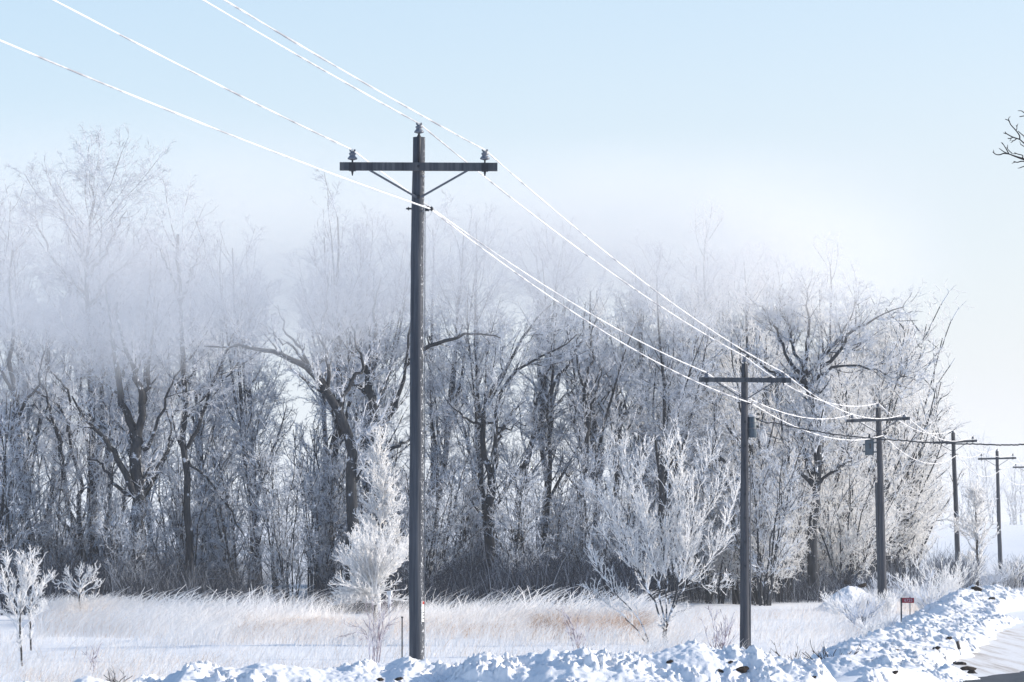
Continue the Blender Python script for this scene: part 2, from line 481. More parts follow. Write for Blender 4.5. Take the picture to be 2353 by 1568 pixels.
m, nt, out = new_mat('cold asphalt')
p = principled(nt, out, 0.6, 0.4)
n = noise_node(nt, 1.1, 6, 0.7, stretch=(1.2, 0.35, 1))
c = ramp(nt, n.outputs['Fac'], [(0.35, (0.030, 0.032, 0.038)), (0.60, (0.065, 0.065, 0.07)), (0.72, (0.45, 0.45, 0.47))])
nt.links.new(c.outputs[0], p.inputs['Base Color'])
b = bump(nt, noise_node(nt, 90, 3, 0.6).outputs['Fac'], 0.4, 0.01); nt.links.new(b.outputs[0], p.inputs['Normal'])
M_ASPH = m
m, nt, out = new_mat('packed tan road snow')
p = principled(nt, out, 0.7, 0.2)
n = noise_node(nt, 1.0, 7, 0.7, stretch=(2.6, 0.09, 1))
c = ramp(nt, n.outputs['Fac'], [(0.34, (0.34, 0.29, 0.24)), (0.43, (0.66, 0.61, 0.56)), (0.54, (0.88, 0.87, 0.86))])
nt.links.new(c.outputs[0], p.inputs['Base Color'])
b = bump(nt, noise_node(nt, 14, 4, 0.6).outputs['Fac'], 0.5, 0.03); nt.links.new(b.outputs[0], p.inputs['Normal'])
M_SLUSH = m
strip('asphalt_road', [(7.0, 18), (7.0, 40), (7.2, 50), (7.7, 52.8), (8.6, 54.4), (9.6, 56.2), (11.0, 59.4), (13.6, 65), (18, 74), (26, 82)], [(60, 18), (60, 30), (60, 40), (60, 44), (60, 48), (60, 54), (60, 60), (60, 66), (60, 74), (60, 82)], 0.055, M_ASPH, 'dark bare asphalt road in the bottom corner', 'road')
strip('packed_snow_road', [(7.6, 53), (8.4, 57.5), (9.6, 64), (11.3, 72), (13.0, 79), (15.2, 86), (18.6, 99), (24, 120), (42, 190)], [(14, 53), (15, 58), (18, 65), (22, 72), (25, 80), (28, 88), (30, 100), (35, 120), (52, 190)], 0.035, M_SLUSH, 'tan packed snow side road with tyre tracks', 'road')

# ------------------------------------------------------------------ branch growth
def tubes(P, R, sides):
    n, k, _ = P.shape
    T = np.gradient(P, axis=1)
    T /= np.linalg.norm(T, axis=2, keepdims=True) + 1e-9
    ref = np.where(np.abs(T[:, :1, 2:3]) < 0.8, np.array([[[0, 0, 1.0]]]), np.array([[[1.0, 0, 0]]]))
    A = ref - (ref * T).sum(2, keepdims=True) * T
    A /= np.linalg.norm(A, axis=2, keepdims=True) + 1e-9
    B = np.cross(T, A)
    q = np.arange(sides) * 2 * np.pi / sides
    ring = P[:, :, None, :] + R[:, :, None, None] * (np.cos(q)[None, None, :, None] * A[:, :, None, :] + np.sin(q)[None, None, :, None] * B[:, :, None, :])
    V = ring.reshape(-1, 3)
    b = np.arange(n)[:, None, None] * k * sides + np.arange(k - 1)[None, :, None] * sides
    s = np.arange(sides)[None, None, :]; s2 = (s + 1) % sides
    Q = np.stack([b + s, b + s2, b + s2 + sides, b + s + sides], -1).reshape(-1, 4)
    return V, Q

def spawn(rng, P, R, dens, t0, t1, lf, ang, k=5, wander=0.12, up=0.05, rr=0.6, rmin=0.011, tip=0.5, lmin=0.15, lmax=99, taper_len=0.55, fixed=None):
    n, kp, _ = P.shape
    seg = np.linalg.norm(np.diff(P, axis=1), axis=2); L = seg.sum(1)
    m = np.maximum(1, np.round(L * dens * (t1 - t0)).astype(int)) if fixed is None else np.full(n, fixed)
    idx = np.repeat(np.arange(n), m)
    N = len(idx)
    t = t0 + (t1 - t0) * rng.random(N)
    f = t * (kp - 1); i0 = np.minimum(f.astype(int), kp - 2); fr = (f - i0)[:, None]
    base = P[idx, i0] * (1 - fr) + P[idx, i0 + 1] * fr
    T = P[idx, i0 + 1] - P[idx, i0]; T /= np.linalg.norm(T, axis=1, keepdims=True) + 1e-9
    r = R[idx, i0] * (1 - fr[:, 0]) + R[idx, i0 + 1] * fr[:, 0]
    rv = rng.normal(size=(N, 3)); side = rv - (rv * T).sum(1, keepdims=True) * T
    side /= np.linalg.norm(side, axis=1, keepdims=True) + 1e-9
    a = rng.uniform(ang[0], ang[1], N)[:, None]
    D = T * np.cos(a) + side * np.sin(a)
    ln = np.clip(L[idx] * lf * (1 - taper_len * t) * rng.uniform(0.6, 1.3, N), lmin, lmax)
    step = (ln / (k - 1))[:, None]
    C = np.zeros((N, k, 3)); C[:, 0] = base
    for j in range(1, k):
        D = D + wander * rng.normal(size=(N, 3)) + np.array([0, 0, up])
        D /= np.linalg.norm(D, axis=1, keepdims=True)
        C[:, j] = C[:, j - 1] + D * step
    r0 = np.maximum(r * rr, rmin)
    RR = r0[:, None] * np.linspace(1, tip, k)[None, :]
    RR = np.maximum(RR, rmin * 0.75)
    RR[:, -1] *= 0.6
    return C, RR

def cat_tubes(parts):
    """parts: list of (P, R, sides, material index)"""
    Vs, Qs, Ms = [], [], []; off = 0
    for P, R, sd, mi in parts:
        V, Q = tubes(P, R, sd)
        Vs.append(V); Qs.append(Q + off); Ms.append(np.full(len(Q), mi)); off += len(V)
    return np.vstack(Vs), np.vstack(Qs), np.concatenate(Ms)

def random_trunk(rng, H, r, k=12, lean=0.06, wob=0.05):
    z = np.linspace(0, 1, k)
    off = np.cumsum(rng.normal(size=(k, 2)) * wob, axis=0) * (H / k) * 0.6
    off += np.outer(z, rng.normal(size=2) * lean * H)
    off -= off[0]
    P = np.column_stack([off, z * H])[None]
    R = (r * (1 - 0.86 * z ** 0.9) + r * 0.5 * np.exp(-z * 30))[None]
    return P, R

def tree_meshes(name, L0, seed, dens=(1.5, 2.2, 3.2, 5.0), l1=None, twig_r=0.0085, frost=M_FROST, t1start=0.3, lens=(0.36, 0.5, 0.5, 0.55), up=(0.10, 0.06, 0.02, -0.01), ang=(0.5, 1.0), lmax1=5.0):
    """L0: list of (P, R) trunk and limb groups. Returns the trunk mesh and the crown mesh."""
    rng = np.random.default_rng(seed)
    dens = tuple(a * b for a, b in zip(dens, (1.15, 1.35, 1.5, 1.5)))
    trunk_parts, crown = [], []
    l1s = []
    for gi, (P, R) in enumerate(L0):
        trunk_parts.append((P, R, 10 if gi == 0 else 7, 0))
        t0 = t1start if gi == 0 else 0.25
        c = spawn(rng, P, R, dens[0], t0, 1.0, lens[0] if gi == 0 else 0.5, ang, 7, 0.13, up[0], 0.42, 0.018, 0.3, 0.8, lmax1)
        l1s.append(c)
    A = np.concatenate([c[0] for c in l1s]); AR = np.concatenate([c[1] for c in l1s])
    crown.append((A, AR, 5, 0))
    ends = []
    B, BR = spawn(rng, A, AR, dens[1], 0.15, 1.0, lens[1], (0.4, 1.0), 6, 0.16, up[1], 0.6, 0.012, 0.4, 0.4)
    crown.append((B, BR, 3, 1))
    Cc, CR = spawn(rng, B, BR, dens[2], 0.1, 1.0, lens[2], (0.4, 1.1), 5, 0.2, up[2], 0.6, twig_r, 0.6, 0.28)
    crown.append((Cc, CR, 3, 1))
    Dd, DR = spawn(rng, Cc, CR, dens[3], 0.1, 1.0, lens[3], (0.4, 1.2), 4, 0.24, up[3], 0.8, twig_r * 0.85, 0.7, 0.16)
    crown.append((Dd, DR, 3, 1))
    V, Q, Mi = cat_tubes(trunk_parts)
    tm = np_mesh(name + '_trunk', V, Q, True, [M_BARK], Mi)
    V, Q, Mi = cat_tubes(crown)
    cm = np_mesh(name + '_crown', V, Q, True, [M_LIMB, frost], Mi)
    print('TREE', name, len(Q)); return tm, cm, len(Q)

def plant(name, tm, cm, loc, label, cat='tree', group=None, rot=0.0, scale=1.0):
    o = empty(name, loc, label, cat, group)
    o.rotation_euler = (0, 0, rot)
    o.scale = (scale, scale, scale) if not hasattr(scale, '__len__') else scale
    link('trunk', tm, o)
    link('crown', cm, o)
    return o

def copy_tree(src, loc, rot, scale, label=None, group=None):
    c = src.copy(); COL.objects.link(c)
    c.location = loc; c.rotation_euler = (0, 0, rot); c.scale = scale
    if label: c['label'] = label
    if group: c['group'] = group
    for ch in list(src.children):
        d = ch.copy(); COL.objects.link(d); d.parent = c
    return c

def limbs(specs, d, base, k=14, jit=0.0, seed=0):
    """specs: (points in picture pixels, start radius px, end radius px, depth swing in metres)"""
    rng = np.random.default_rng(seed)
    groups = []
    pm = F / d
    for pts, ra, rb, sw in specs:
        n = len(pts)
        W = []
        for i, q in enumerate(pts):
            dd = d + sw * (i / (n - 1)) ** 1.3
            w = px(q[0], q[1], d) - base
            w[1] += dd - d
            W.append(w)
        P = catmull(W, k)
        P[1:-1] += rng.normal(size=(k - 2, 3)) * jit
        R = np.linspace(ra, rb, k) / pm
        groups.append((P[None], R[None]))
    return groups

def c1(x, y): return (x * 0.469, 689 + y * 0.469)
def c2(x, y): return (413.6 + x * 0.469, 689 + y * 0.469)
def c3(x, y): return (956 + x * 0.5275, 597 + y * 0.5275)
def c4(x, y): return (1562.5 + x * 0.5275, 551.5 + y * 0.5275)
def c6(x, y): return (1286.8 + x * 0.3846, 965 + y * 0.3846)
def m1(f, *pts): return [f(*q) for q in pts]

def front_tree(label, f, d, trunk, rest, seed, group='large trees at the front of the frosted wood', frost=M_FROST, **kw):
    (tp, ra, rb) = trunk
    bx, by = f(*tp[0])
    x = colx(bx, d)
    base = np.array((x, d, terrain(x, d) - 0.15))
    tpx = [f(*q) for q in tp]
    tpx[0] = (tpx[0][0], HORIZON + (EYE - base[2]) * F / d)
    specs = [(tpx, ra, rb, 0.0)] + [(m1(f, *pts), a, b_, sw) for pts, a, b_, sw in rest]
    L0 = limbs(specs, d, base, 14, 0.05, seed)
    L0[0][1][0] += L0[0][1][0][0] * 0.45 * np.exp(-np.linspace(0, 1, 14) * 14)
    tm, cm, q = tree_meshes('wood_tree', L0, seed, **kw)
    return plant('frosted_tree', tm, cm, base, label, 'tree', group)

GF = 'large trees at the front of the frosted wood'
front_tree('big dark tree with stout forking limbs at the left of the wood', c1, 118,
           ([(690, 1520), (685, 1200), (680, 1000), (675, 850), (672, 720), (660, 640)], 15, 13),
           [([(665, 680), (640, 600), (600, 520), (575, 420), (555, 300), (540, 180), (520, 60), (500, -80)], 11, 2, 1.0),
            ([(672, 700), (692, 560), (690, 450), (665, 380), (640, 280), (600, 150), (590, 20)], 10, 2, -1.0),
            ([(690, 560), (705, 470), (716, 380), (722, 250), (740, 100), (765, -20)], 7, 1.5, 1.5),
            ([(680, 1000), (640, 900), (575, 780), (540, 710), (490, 640), (430, 580), (380, 480)], 9, 2, -1.5),
            ([(640, 960), (560, 905), (520, 850), (480, 800), (420, 780)], 5, 1.5, 1.0),
            ([(700, 740), (745, 680), (790, 580), (830, 450), (870, 370), (930, 280)], 5, 1, -0.8),
            ([(690, 980), (740, 870), (790, 770), (825, 690), (830, 620), (805, 540)], 4, 1, 0.8)], 11, dens=(1.3, 2.9, 4.4, 6.0), t1start=0.45)
front_tree('straight slim dark trunk rising alone right of the big forked tree', c1, 119,
           ([(930, 1500), (925, 1200), (918, 1000), (905, 700), (900, 450), (898, 250), (888, 60), (878, -120), (872, -320)], 9.5, 3),
           [([(918, 730), (955, 640), (1000, 520), (1040, 400), (1080, 310), (1120, 220), (1160, 110), (1200, 10)], 5, 1.2, 0.6),
            ([(888, 60), (850, -80), (800, -190), (760, -280)], 4, 1, 1.0),
            ([(885, 20), (930, -110), (975, -210), (1010, -290)], 4, 1, -0.8),
            ([(925, 790), (985, 850), (1040, 900), (1090, 980), (1140, 1060), (1190, 1150)], 3, 1.5, 0.3)], 12, dens=(1.6, 2.9, 4.2, 5.6), t1start=0.35)
front_tree('leaning tree with one long bare limb reaching left over the gap', c2, 117,
           ([(835, 1480), (838, 1200), (840, 1000), (838, 800), (810, 630), (745, 505), (690, 400)], 15, 9),
           [([(690, 400), (620, 330), (560, 300), (480, 268), (390, 250), (330, 233), (240, 235), (130, 235)], 9, 1.5, -1.0),
            ([(700, 420), (640, 330), (590, 230), (520, 180), (500, 90), (470, 20)], 5, 1, 1.0),
            ([(770, 540), (800, 460), (850, 390), (895, 345), (880, 270), (850, 200), (820, 100)], 6, 1.5, 1.4),
            ([(720, 450), (730, 350), (700, 250), (690, 150), (720, 20), (715, -120)], 5, 1, 0.3),
            ([(620, 330), (560, 240), (500, 200), (440, 150), (370, 100)], 3.5, 1, 0.8)], 13, dens=(1.4, 3.0, 4.4, 6.0), t1start=0.4)
front_tree('dark fork topped tree partly hidden behind the nearest pole', c2, 121,
           ([(990, 1480), (985, 1200), (975, 900), (962, 660), (942, 500), (925, 400), (915, 330)], 13, 8),
           [([(915, 330), (930, 240), (960, 140), (950, 20), (980, -120)], 6, 1.5, 1.0),
            ([(962, 640), (1020, 580), (1070, 470), (1110, 350), (1115, 220), (1140, 80)], 7, 2, -0.5),
            ([(1105, 320), (1200, 250), (1270, 210), (1345, 190), (1420, 172), (1500, 175), (1570, 192)], 6, 1.2, -0.5),
            ([(980, 760), (1060, 720), (1120, 690), (1200, 640)], 5, 1.5, 0.5)], 14, dens=(1.4, 3.0, 4.4, 6.0), t1start=0.4)
front_tree('dark tree with a clean V shaped fork right of the nearest pole', c3, 124,
           ([(320, 1480), (318, 1250), (322, 1080), (326, 975)], 11, 10),
           [([(326, 985), (305, 880), (288, 760), (286, 680), (330, 560), (400, 470), (450, 360), (500, 270), (590, 190)], 8, 1.5, 0.8),
            ([(330, 985), (346, 870), (342, 780), (350, 620), (410, 500), (500, 450), (600, 400), (700, 330)], 7, 1.2, -0.8),
            ([(288, 720), (230, 700), (180, 660), (130, 610)], 3.5, 1, -0.5),
            ([(300, 705), (340, 720), (400, 745), (450, 715), (480, 725)], 3, 1, -0.9),
            ([(345, 800), (372, 755), (395, 710), (420, 640)], 3.5, 1, 0.4)], 15, dens=(1.4, 3.0, 4.4, 6.0), t1start=0.5)
front_tree('leaning trunk curving up to the right in the middle of the wood', c3, 129,
           ([(435, 1420), (440, 1200), (448, 1050), (475, 930), (512, 770), (555, 690), (582, 590)], 9, 6),
           [([(582, 590), (600, 540), (650, 470), (700, 390), (725, 290), (740, 180)], 5, 1, 0.5),
            ([(520, 760), (520, 640), (560, 520), (590, 420), (600, 320)], 4, 1, -0.5),
            ([(560, 680), (640, 600), (690, 560)], 3, 1, 0.5)], 16, dens=(1.8, 3.0, 4.4, 6.0), t1start=0.35)
front_tree('thin upright dark trunk with a forked top left of the frosted vase tree', c3, 127,
           ([(735, 1420), (732, 1200), (728, 1000), (735, 850), (742, 660), (736, 560)], 9, 6),
           [([(736, 560), (750, 480), (770, 420), (760, 330), (790, 240)], 4, 1, 0.5), ([(742, 690), (770, 620), (795, 550), (810, 480)], 4, 1, -0.3),
            ([(730, 800), (700, 700), (690, 600), (660, 500)], 3, 1, 0.3), ([(736, 570), (710, 500), (700, 400), (720, 300)], 3.5, 1, 0.9)], 17, dens=(1.8, 3.0, 4.4, 6.0))
front_tree('crooked dark stem bending above the frosted vase tree', c3, 132,
           ([(868, 1420), (866, 1100), (868, 880), (886, 730), (890, 660), (872, 590)], 8, 5),
           [([(872, 590), (840, 540), (815, 490), (800, 400)], 3, 1, 0.4), ([(872, 590), (880, 500), (905, 400), (900, 300)], 3, 1, -0.4), ([(888, 730), (920, 680), (950, 640), (990, 560)], 3, 1, 0.4)], 18, dens=(1.8, 3.0, 4.4, 6.0))
front_tree('large spreading white crowned tree with a dark forked trunk at the right', c4, 131,
           ([(585, 1490), (578, 1280), (590, 1120), (598, 1000), (596, 880), (590, 740), (555, 640), (535, 590)], 10.5, 7.5),
           [([(590, 1090), (560, 980), (540, 880), (525, 800), (500, 720)], 6.5, 2.2, 1.0),
            ([(570, 1060), (520, 1010), (480, 960), (452, 890), (440, 830), (420, 740)], 5, 1.6, -0.8),
            ([(535, 590), (480, 535), (450, 450), (425, 390), (375, 310), (300, 240)], 4.4, 1, 0.8),
            ([(540, 590), (548, 480), (562, 370), (550, 270), (570, 170)], 5, 1, -0.6),
            ([(560, 640), (610, 585), (660, 556), (760, 548), (840, 570), (920, 600), (1000, 605)], 4.4, .9, -1.0),
            ([(545, 600), (600, 545), (650, 480), (700, 420), (750, 330), (790, 250)], 4.4, 1, 1.0),
            ([(590, 570), (680, 520), (720, 440), (760, 390), (880, 330), (980, 290)], 5, 1, 0.4),
            ([(560, 600), (500, 480), (480, 380), (440, 270), (460, 180)], 4.5, 1, 1.4),
            ([(600, 1070), (650, 1015), (700, 985), (740, 950)], 4, 1.5, -0.8),
            ([(550, 630), (460, 600), (380, 560), (300, 500), (220, 470)], 4.5, 1, -0.5)], 19, frost=M_FROSTY, dens=(3.4, 3.2, 4.4, 6.0), t1start=0.35, twig_r=0.012)
front_tree('dark slanting trunk behind the second pole', c4, 127,
           ([(335, 1490), (332, 1320), (318, 1180), (290, 1090), (240, 1040)], 9, 6),
           [([(240, 1040), (200, 980), (170, 920), (150, 830), (160, 700)], 5, 1, 0.5), ([(318, 1180), (370, 1080), (400, 1000), (390, 880), (420, 760)], 5, 1, 0.5),
            ([(300, 1100), (310, 950), (280, 800), (250, 620), (230, 420)], 5, 1, 1.0)], 20, frost=M_FROSTY, dens=(1.4, 2.3, 3.2, 5.0), twig_r=0.0115)
front_tree('dark double trunk standing at the left edge of the photo', c1, 120,
           ([(190, 1500), (160, 1280), (125, 1060), (110, 880), (85, 720), (75, 560)], 13, 8),
           [([(75, 560), (70, 420), (40, 280), (60, 120), (40, -60), (50, -250)], 7, 1.5, 0.6), ([(85, 1480), (60, 1200), (40, 950), (10, 780), (-40, 640)], 9, 3, 1.0),
            ([(85, 620), (130, 500), (190, 420), (215, 300), (240, 150)], 4.5, 1, -0.5), ([(120, 900), (160, 860), (175, 900)], 2.5, 1, -0.5),
            ([(75, 480), (20, 380), (-40, 260), (-80, 60)], 5, 1, 0.5)], 21, dens=(1.8, 3.0, 4.4, 6.0))
front_tree('thin twin stems leaning together between left edge and big forked tree', c1, 122,
           ([(395, 1500), (380, 1250), (345, 1080), (325, 900), (290, 720), (255, 600)], 8, 4.5),
           [([(255, 600), (230, 500), (170, 450), (110, 290), (60, 200)], 3, 1, 0.5), ([(290, 720), (270, 620), (240, 530), (230, 400), (250, 250)], 3, 1, -0.4),
            ([(440, 1480), (400, 1280), (385, 1000), (395, 900), (350, 760), (320, 620), (260, 500)], 7, 2.5, 0.8), ([(330, 650), (345, 500), (300, 400), (240, 350), (200, 220)], 3.5, 1, 0.4),
            ([(440, 750), (420, 680), (395, 600), (400, 480)], 3, 1, 0.3)], 22, dens=(1.8, 3.0, 4.4, 6.0), t1start=0.25)
front_tree('tall tree whose hazy fan top is highest at the left', lambda x, y: (x, y), 127,
           ([(215, 1420), (214, 1200), (210, 1000), (207, 850), (204, 740), (200, 660), (206, 560), (212, 480), (210, 425)], 10, 1.5),
           [([(200, 680), (160, 640), (120, 590), (85, 520), (50, 460)], 4.5, 0.8, 0.6), ([(202, 660), (190, 590), (160, 520), (135, 460)], 3.5, 0.8, -0.6),
            ([(204, 640), (235, 590), (262, 530), (290, 480)], 4, 0.8, 0.4), ([(205, 700), (250, 640), (300, 600), (340, 560)], 3.5, 0.8, -0.6)], 23, dens=(1.8, 3.0, 4.4, 6.0), t1start=0.3)

# generic trees that fill the wood behind
GEN = []
for v in range(6):
    rng = np.random.default_rng(100 + v)
    P, R = random_trunk(rng, 15.0, 0.17 + 0.02 * (v % 3), 13, 0.03, 0.10)
    L0 = [(P, R)]
    c, r = spawn(rng, P, R, 0, 0.26, 0.62, 0.58, (0.2, 0.55), 10, 0.06, 0.09, 0.72, 0.03, 0.2, fixed=(5 if v % 2 == 0 else 3))
    L0.append((c, r))
    tm, cm, q = tree_meshes('tall_tree', L0, 100 + v, dens=(1.7, 2.8, 4.2, 5.6), frost=M_FROSTG, t1start=0.25, lens=(0.27, 0.5, 0.5, 0.55), up=(0.14, 0.06, 0.02, -0.01))
    GEN.append((tm, cm))
GENW = []
for v in range(3):
    rng = np.random.default_rng(140 + v)
    P, R = random_trunk(rng, 13.0, 0.16, 13, 0.03, 0.10)
    c, r = spawn(rng, P, R, 0, 0.15, 0.5, 0.6, (0.3, 0.7), 10, 0.06, 0.08, 0.7, 0.03, 0.2, fixed=3)
    tm, cm, q = tree_meshes('white_tree', [(P, R), (c, r)], 140 + v, dens=(2.4, 3.0, 4.4, 6.0), frost=M_FROSTY, t1start=0.12, lens=(0.30, 0.5, 0.5, 0.55), twig_r=0.012)
    GENW.append((tm, cm))

TOPX = [-200, 0, 100, 180, 260, 420, 520, 650, 780, 900, 1000, 1200, 1500, 1700, 1900, 2050, 2120, 2180, 2260]
TOPY = [420, 460, 430, 405, 455, 470, 500, 470, 445, 470, 490, 530, 545, 560, 590, 640, 730, 840, 980]
def fill_trees(xs, dlo, dhi, pool, H, name, label, group, seed, hs=(0.84, 1.0)):
    rng = random.Random(seed)
    for x in xs:
        x += rng.uniform(-28, 28)
        d = rng.uniform(dlo, dhi)
        top = np.interp(x, TOPX, TOPY)
        X = colx(x, d); z = terrain(X, d) - 0.15
        h = (EYE + (HORIZON - top) * d / F - z) * rng.uniform(*hs)
        tm, cm = rng.choice(pool)
        s = h / H
        o = plant(name, tm, cm, (X, d, z), label, 'tree', group, rng.uniform(0, 6.28), (s ** 0.6, s ** 0.6, s))
fill_trees(np.arange(-170, 1500, 128), 124, 134, GEN, 15.5, 'frosted_tree', 'slender frosted tree in the second row of the wood', 'slender trees in the second row of the wood', 1, (0.8, 1.0))
fill_trees(np.arange(-140, 1850, 125), 136, 150, GEN, 15.5, 'frosted_tree', 'pale frosted tree deep inside the wood', 'pale trees deep inside the wood', 2, (0.8, 1.0))
fill_trees([1500, 1570, 1640, 1720, 1800, 1880, 1930], 136, 150, GENW, 13.6, 'frosted_tree', 'dense white frosted tree at the right end of the wood', 'dense white trees at the right end of the wood', 3, (0.9, 1.06))
fill_trees([1960, 2000, 2035], 160, 168, GENW, 13.6, 'frosted_tree', 'dense white frosted tree at the right end of the wood', 'dense white trees at the right end of the wood', 4, (0.9, 1.0))

# saplings and thickets between the trunks
THK = []
for v in range(4):
    rng = np.random.default_rng(200 + v)
    n = 7
    P = np.zeros((n, 8, 3)); z = np.linspace(0, 1, 8)
    for i in range(n):
        a = rng.uniform(0, 6.28); sp = rng.uniform(0.3, 1.3); h = rng.uniform(3.5, 6.0)
        P[i] = np.column_stack([np.cos(a) * (0.25 + sp * z ** 1.3), np.sin(a) * (0.25 + sp * z ** 1.3), z * h]) + np.cumsum(rng.normal(size=(8, 3)) * 0.05, 0)
        P[i, 0, 2] = 0
    R = np.tile(np.linspace(0.04, 0.012, 8), (n, 1))
    tm, cm, q = tree_meshes('sapling', [(P, R)], 200 + v, dens=(2.6, 2.8, 3.4, 4.6), frost=M_FROSTG, t1start=0.15, lens=(0.32, 0.5, 0.55, 0.6), twig_r=0.0085, lmax1=2.4)
    THK.append((tm, cm))
rng = random.Random(5)
for x in np.arange(-130, 1780, 40):
    d = rng.uniform(115, 140) + (8 if x > 1450 else 0); xx = x + rng.uniform(-20, 20)
    X = colx(xx, d); s = rng.uniform(0.75, 1.35)
    tm, cm = rng.choice(THK)
    plant('frosted_sapling', tm, cm, (X, d, terrain(X, d) - 0.1), 'slender many stemmed frosted sapling among the trunks of the wood', 'sapling', 'saplings among the trunks of the wood', rng.uniform(0, 6.28), (s, s, s * rng.uniform(0.85, 1.15)))
THW = []
for v in range(3):
    rngn = np.random.default_rng(230 + v)
    n = 9
    P = np.zeros((n, 8, 3)); z = np.linspace(0, 1, 8)
    for i in range(n):
        a = rngn.uniform(0, 6.28); sp = rngn.uniform(0.5, 2.6); h = rngn.uniform(3.5, 6.5)
        P[i] = np.column_stack([np.cos(a) * (0.25 + sp * z ** 1.3), np.sin(a) * (0.25 + sp * z ** 1.3), z * h]) + np.cumsum(rngn.normal(size=(8, 3)) * 0.06, 0)
        P[i, 0, 2] = 0
    R = np.tile(np.linspace(0.05, 0.013, 8), (n, 1))
    tm, cm, q = tree_meshes('thicket', [(P, R)], 230 + v, dens=(2.6, 2.8, 3.4, 5.0), frost=M_FROSTY, t1start=0.12, lens=(0.34, 0.5, 0.55, 0.6), twig_r=0.0115, lmax1=2.6)
    THW.append((tm, cm))
for x, d, s in [(1745, 126, 0.9), (1800, 130, 1.0), (1850, 136, 1.2), (1930, 134, 1.1), (1965, 140, 1.3), (2000, 160, 1.7), (2035, 162, 1.8), (2060, 164, 1.5), (1700, 128, 1.0), (1945, 144, 1.8), (2020, 168, 2.1), (2088, 166, 1.1), (1640, 126, 0.9), (1900, 140, 1.7), (1985, 165, 2.2), (1960, 158, 2.0)]:
    tm, cm = rng.choice(THW)
    X = colx(x, d)
    plant('frosted_thicket', tm, cm, (X, d, terrain(X, d) - 0.1), 'bushy white frosted small tree at the right end of the wood', 'small tree', 'bushy small trees at the right end of the wood', rng.uniform(0, 6.28), s)

# ------------------------------------------------------------------ blades: grass and brush
def blades(name, base, h, lean, width, tint, k=5, curl=0.6, seed=0):
    """curved ribbons rooted at base; lean is a horizontal vector reached at the tip"""
    rng = np.random.default_rng(seed)
    n = len(base)
    t = np.linspace(0, 1, k)
    az = rng.uniform(0, np.pi, n)
    side = np.stack([np.cos(az), np.sin(az) * 0.6, np.zeros(n)], 1)
    P = base[:, None, :] + np.stack([lean[:, 0:1] * t ** 1.8, lean[:, 1:2] * t ** 1.8, h[:, None] * (t - curl * 0.35 * t ** 3)], -1)
    P += rng.normal(size=P.shape) * 0.012 * t[None, :, None]
    w = width[:, None] * (1 - 0.55 * t[None, :])
    L = P - side[:, None, :] * w[:, :, None]; Rr = P + side[:, None, :] * w[:, :, None]
    V = np.stack([L, Rr], 2).reshape(-1, 3)
    b = np.arange(n)[:, None] * 2 * k + np.arange(k - 1)[None, :] * 2
    Q = np.stack([b, b + 1, b + 3, b + 2], -1).reshape(-1, 4)
    return V, Q, np.repeat(tint, 2 * k)

rng = np.random.default_rng(77)
def gz_many(X, Y): return np.array([terrain(x, y) for x, y in zip(X, Y)])
parts = []
def grass_patch(n, xlo, xhi, dlo, dhi, hlo, hhi, t_lo, t_hi, wid=0.007, lean=0.45, clump=0.0, seed=1):
    r = np.random.default_rng(seed)
    xs = r.uniform(xlo, xhi, n); ds = r.uniform(dlo, dhi, n)
    X = colx(xs, ds)
    if clump:
        keep = np.array([fbm(a, b, clump, seed * 1.7, 3) for a, b in zip(X, ds)]) + r.normal(size=n) * 0.12 > 0.08
        X, ds = X[keep], ds[keep]; n = len(X)
    cl = np.array([fbm(a, b, 2.5, 4.4 + seed, 3) for a, b in zip(X, ds)])
    h = r.uniform(hlo, hhi, n) * (1 + 0.35 * cl)
    base = np.column_stack([X, ds, gz_many(X, ds) - 0.03])
    ln = np.column_stack([r.normal(lean, 0.5, n) * h * 0.8, r.normal(0, 0.4, n) * h])
    ti = np.clip(r.uniform(t_lo, t_hi, n) + 0.3 * cl, 0, 1)
    return blades('g', base, h, ln, np.full(n, wid) * r.uniform(0.7, 1.3, n), ti, 5, 0.6, seed)
G = [grass_patch(22000, 90, 1520, 90, 107, 0.55, 1.05, 0.42, 1.0, 0.009, seed=1),
     grass_patch(1500, 200, 1480, 97, 104, 1.0, 1.55, 0.85, 1.0, 0.021, 0.62, seed=2),
     grass_patch(15000, 380, 1560, 84, 96, 0.4, 0.8, 0.45, 1.0, clump=6.0, seed=3),
     grass_patch(6000, 1220, 1470, 88, 97, 0.6, 0.9, -0.2, 0.6, seed=4),
     grass_patch(22000, -60, 1500, 60, 90, 0.16, 0.5, 0.4, 1.0, 0.006, clump=4.0, seed=5),
     grass_patch(9000, -60, 1500, 60, 90, 0.25, 0.6, 0.3, 0.9, 0.006, clump=3.0, seed=15),
     grass_patch(5000, 60, 400, 60, 70, 0.15, 0.4, 0.3, 0.9, clump=2.0, seed=6),
     grass_patch(9000, 1480, 2050, 74, 112, 0.3, 0.65, 0.35, 1.0, clump=4.0, seed=7),
     grass_patch(5000, 1480, 2020, 74, 114, 0.25, 0.6, 0.45, 1.0, seed=17),
     grass_patch(2200, 1960, 2130, 112, 122, 0.5, 1.1, 0.4, 1.0, seed=8),
     grass_patch(500, 2015, 2065, 86, 92, 0.2, 0.45, 0.25, 1.0, seed=9),
     grass_patch(4500, 540, 1180, 88, 96, 0.4, 0.75, 0.0, 0.7, seed=10),
     grass_patch(4000, 120, 250, 99, 107, 0.7, 1.1, 0.4, 0.8, seed=11)]
off = 0; Vs = []; Qs = []; Ts = []
for v, q, t in G:
    Vs.append(v); Qs.append(q + off); Ts.append(t); off += len(v)
o = link('frosted_grass', np_mesh('frosted_grass', np.vstack(Vs), np.vstack(Qs), True, [M_GRASS], None, np.concatenate(Ts)))
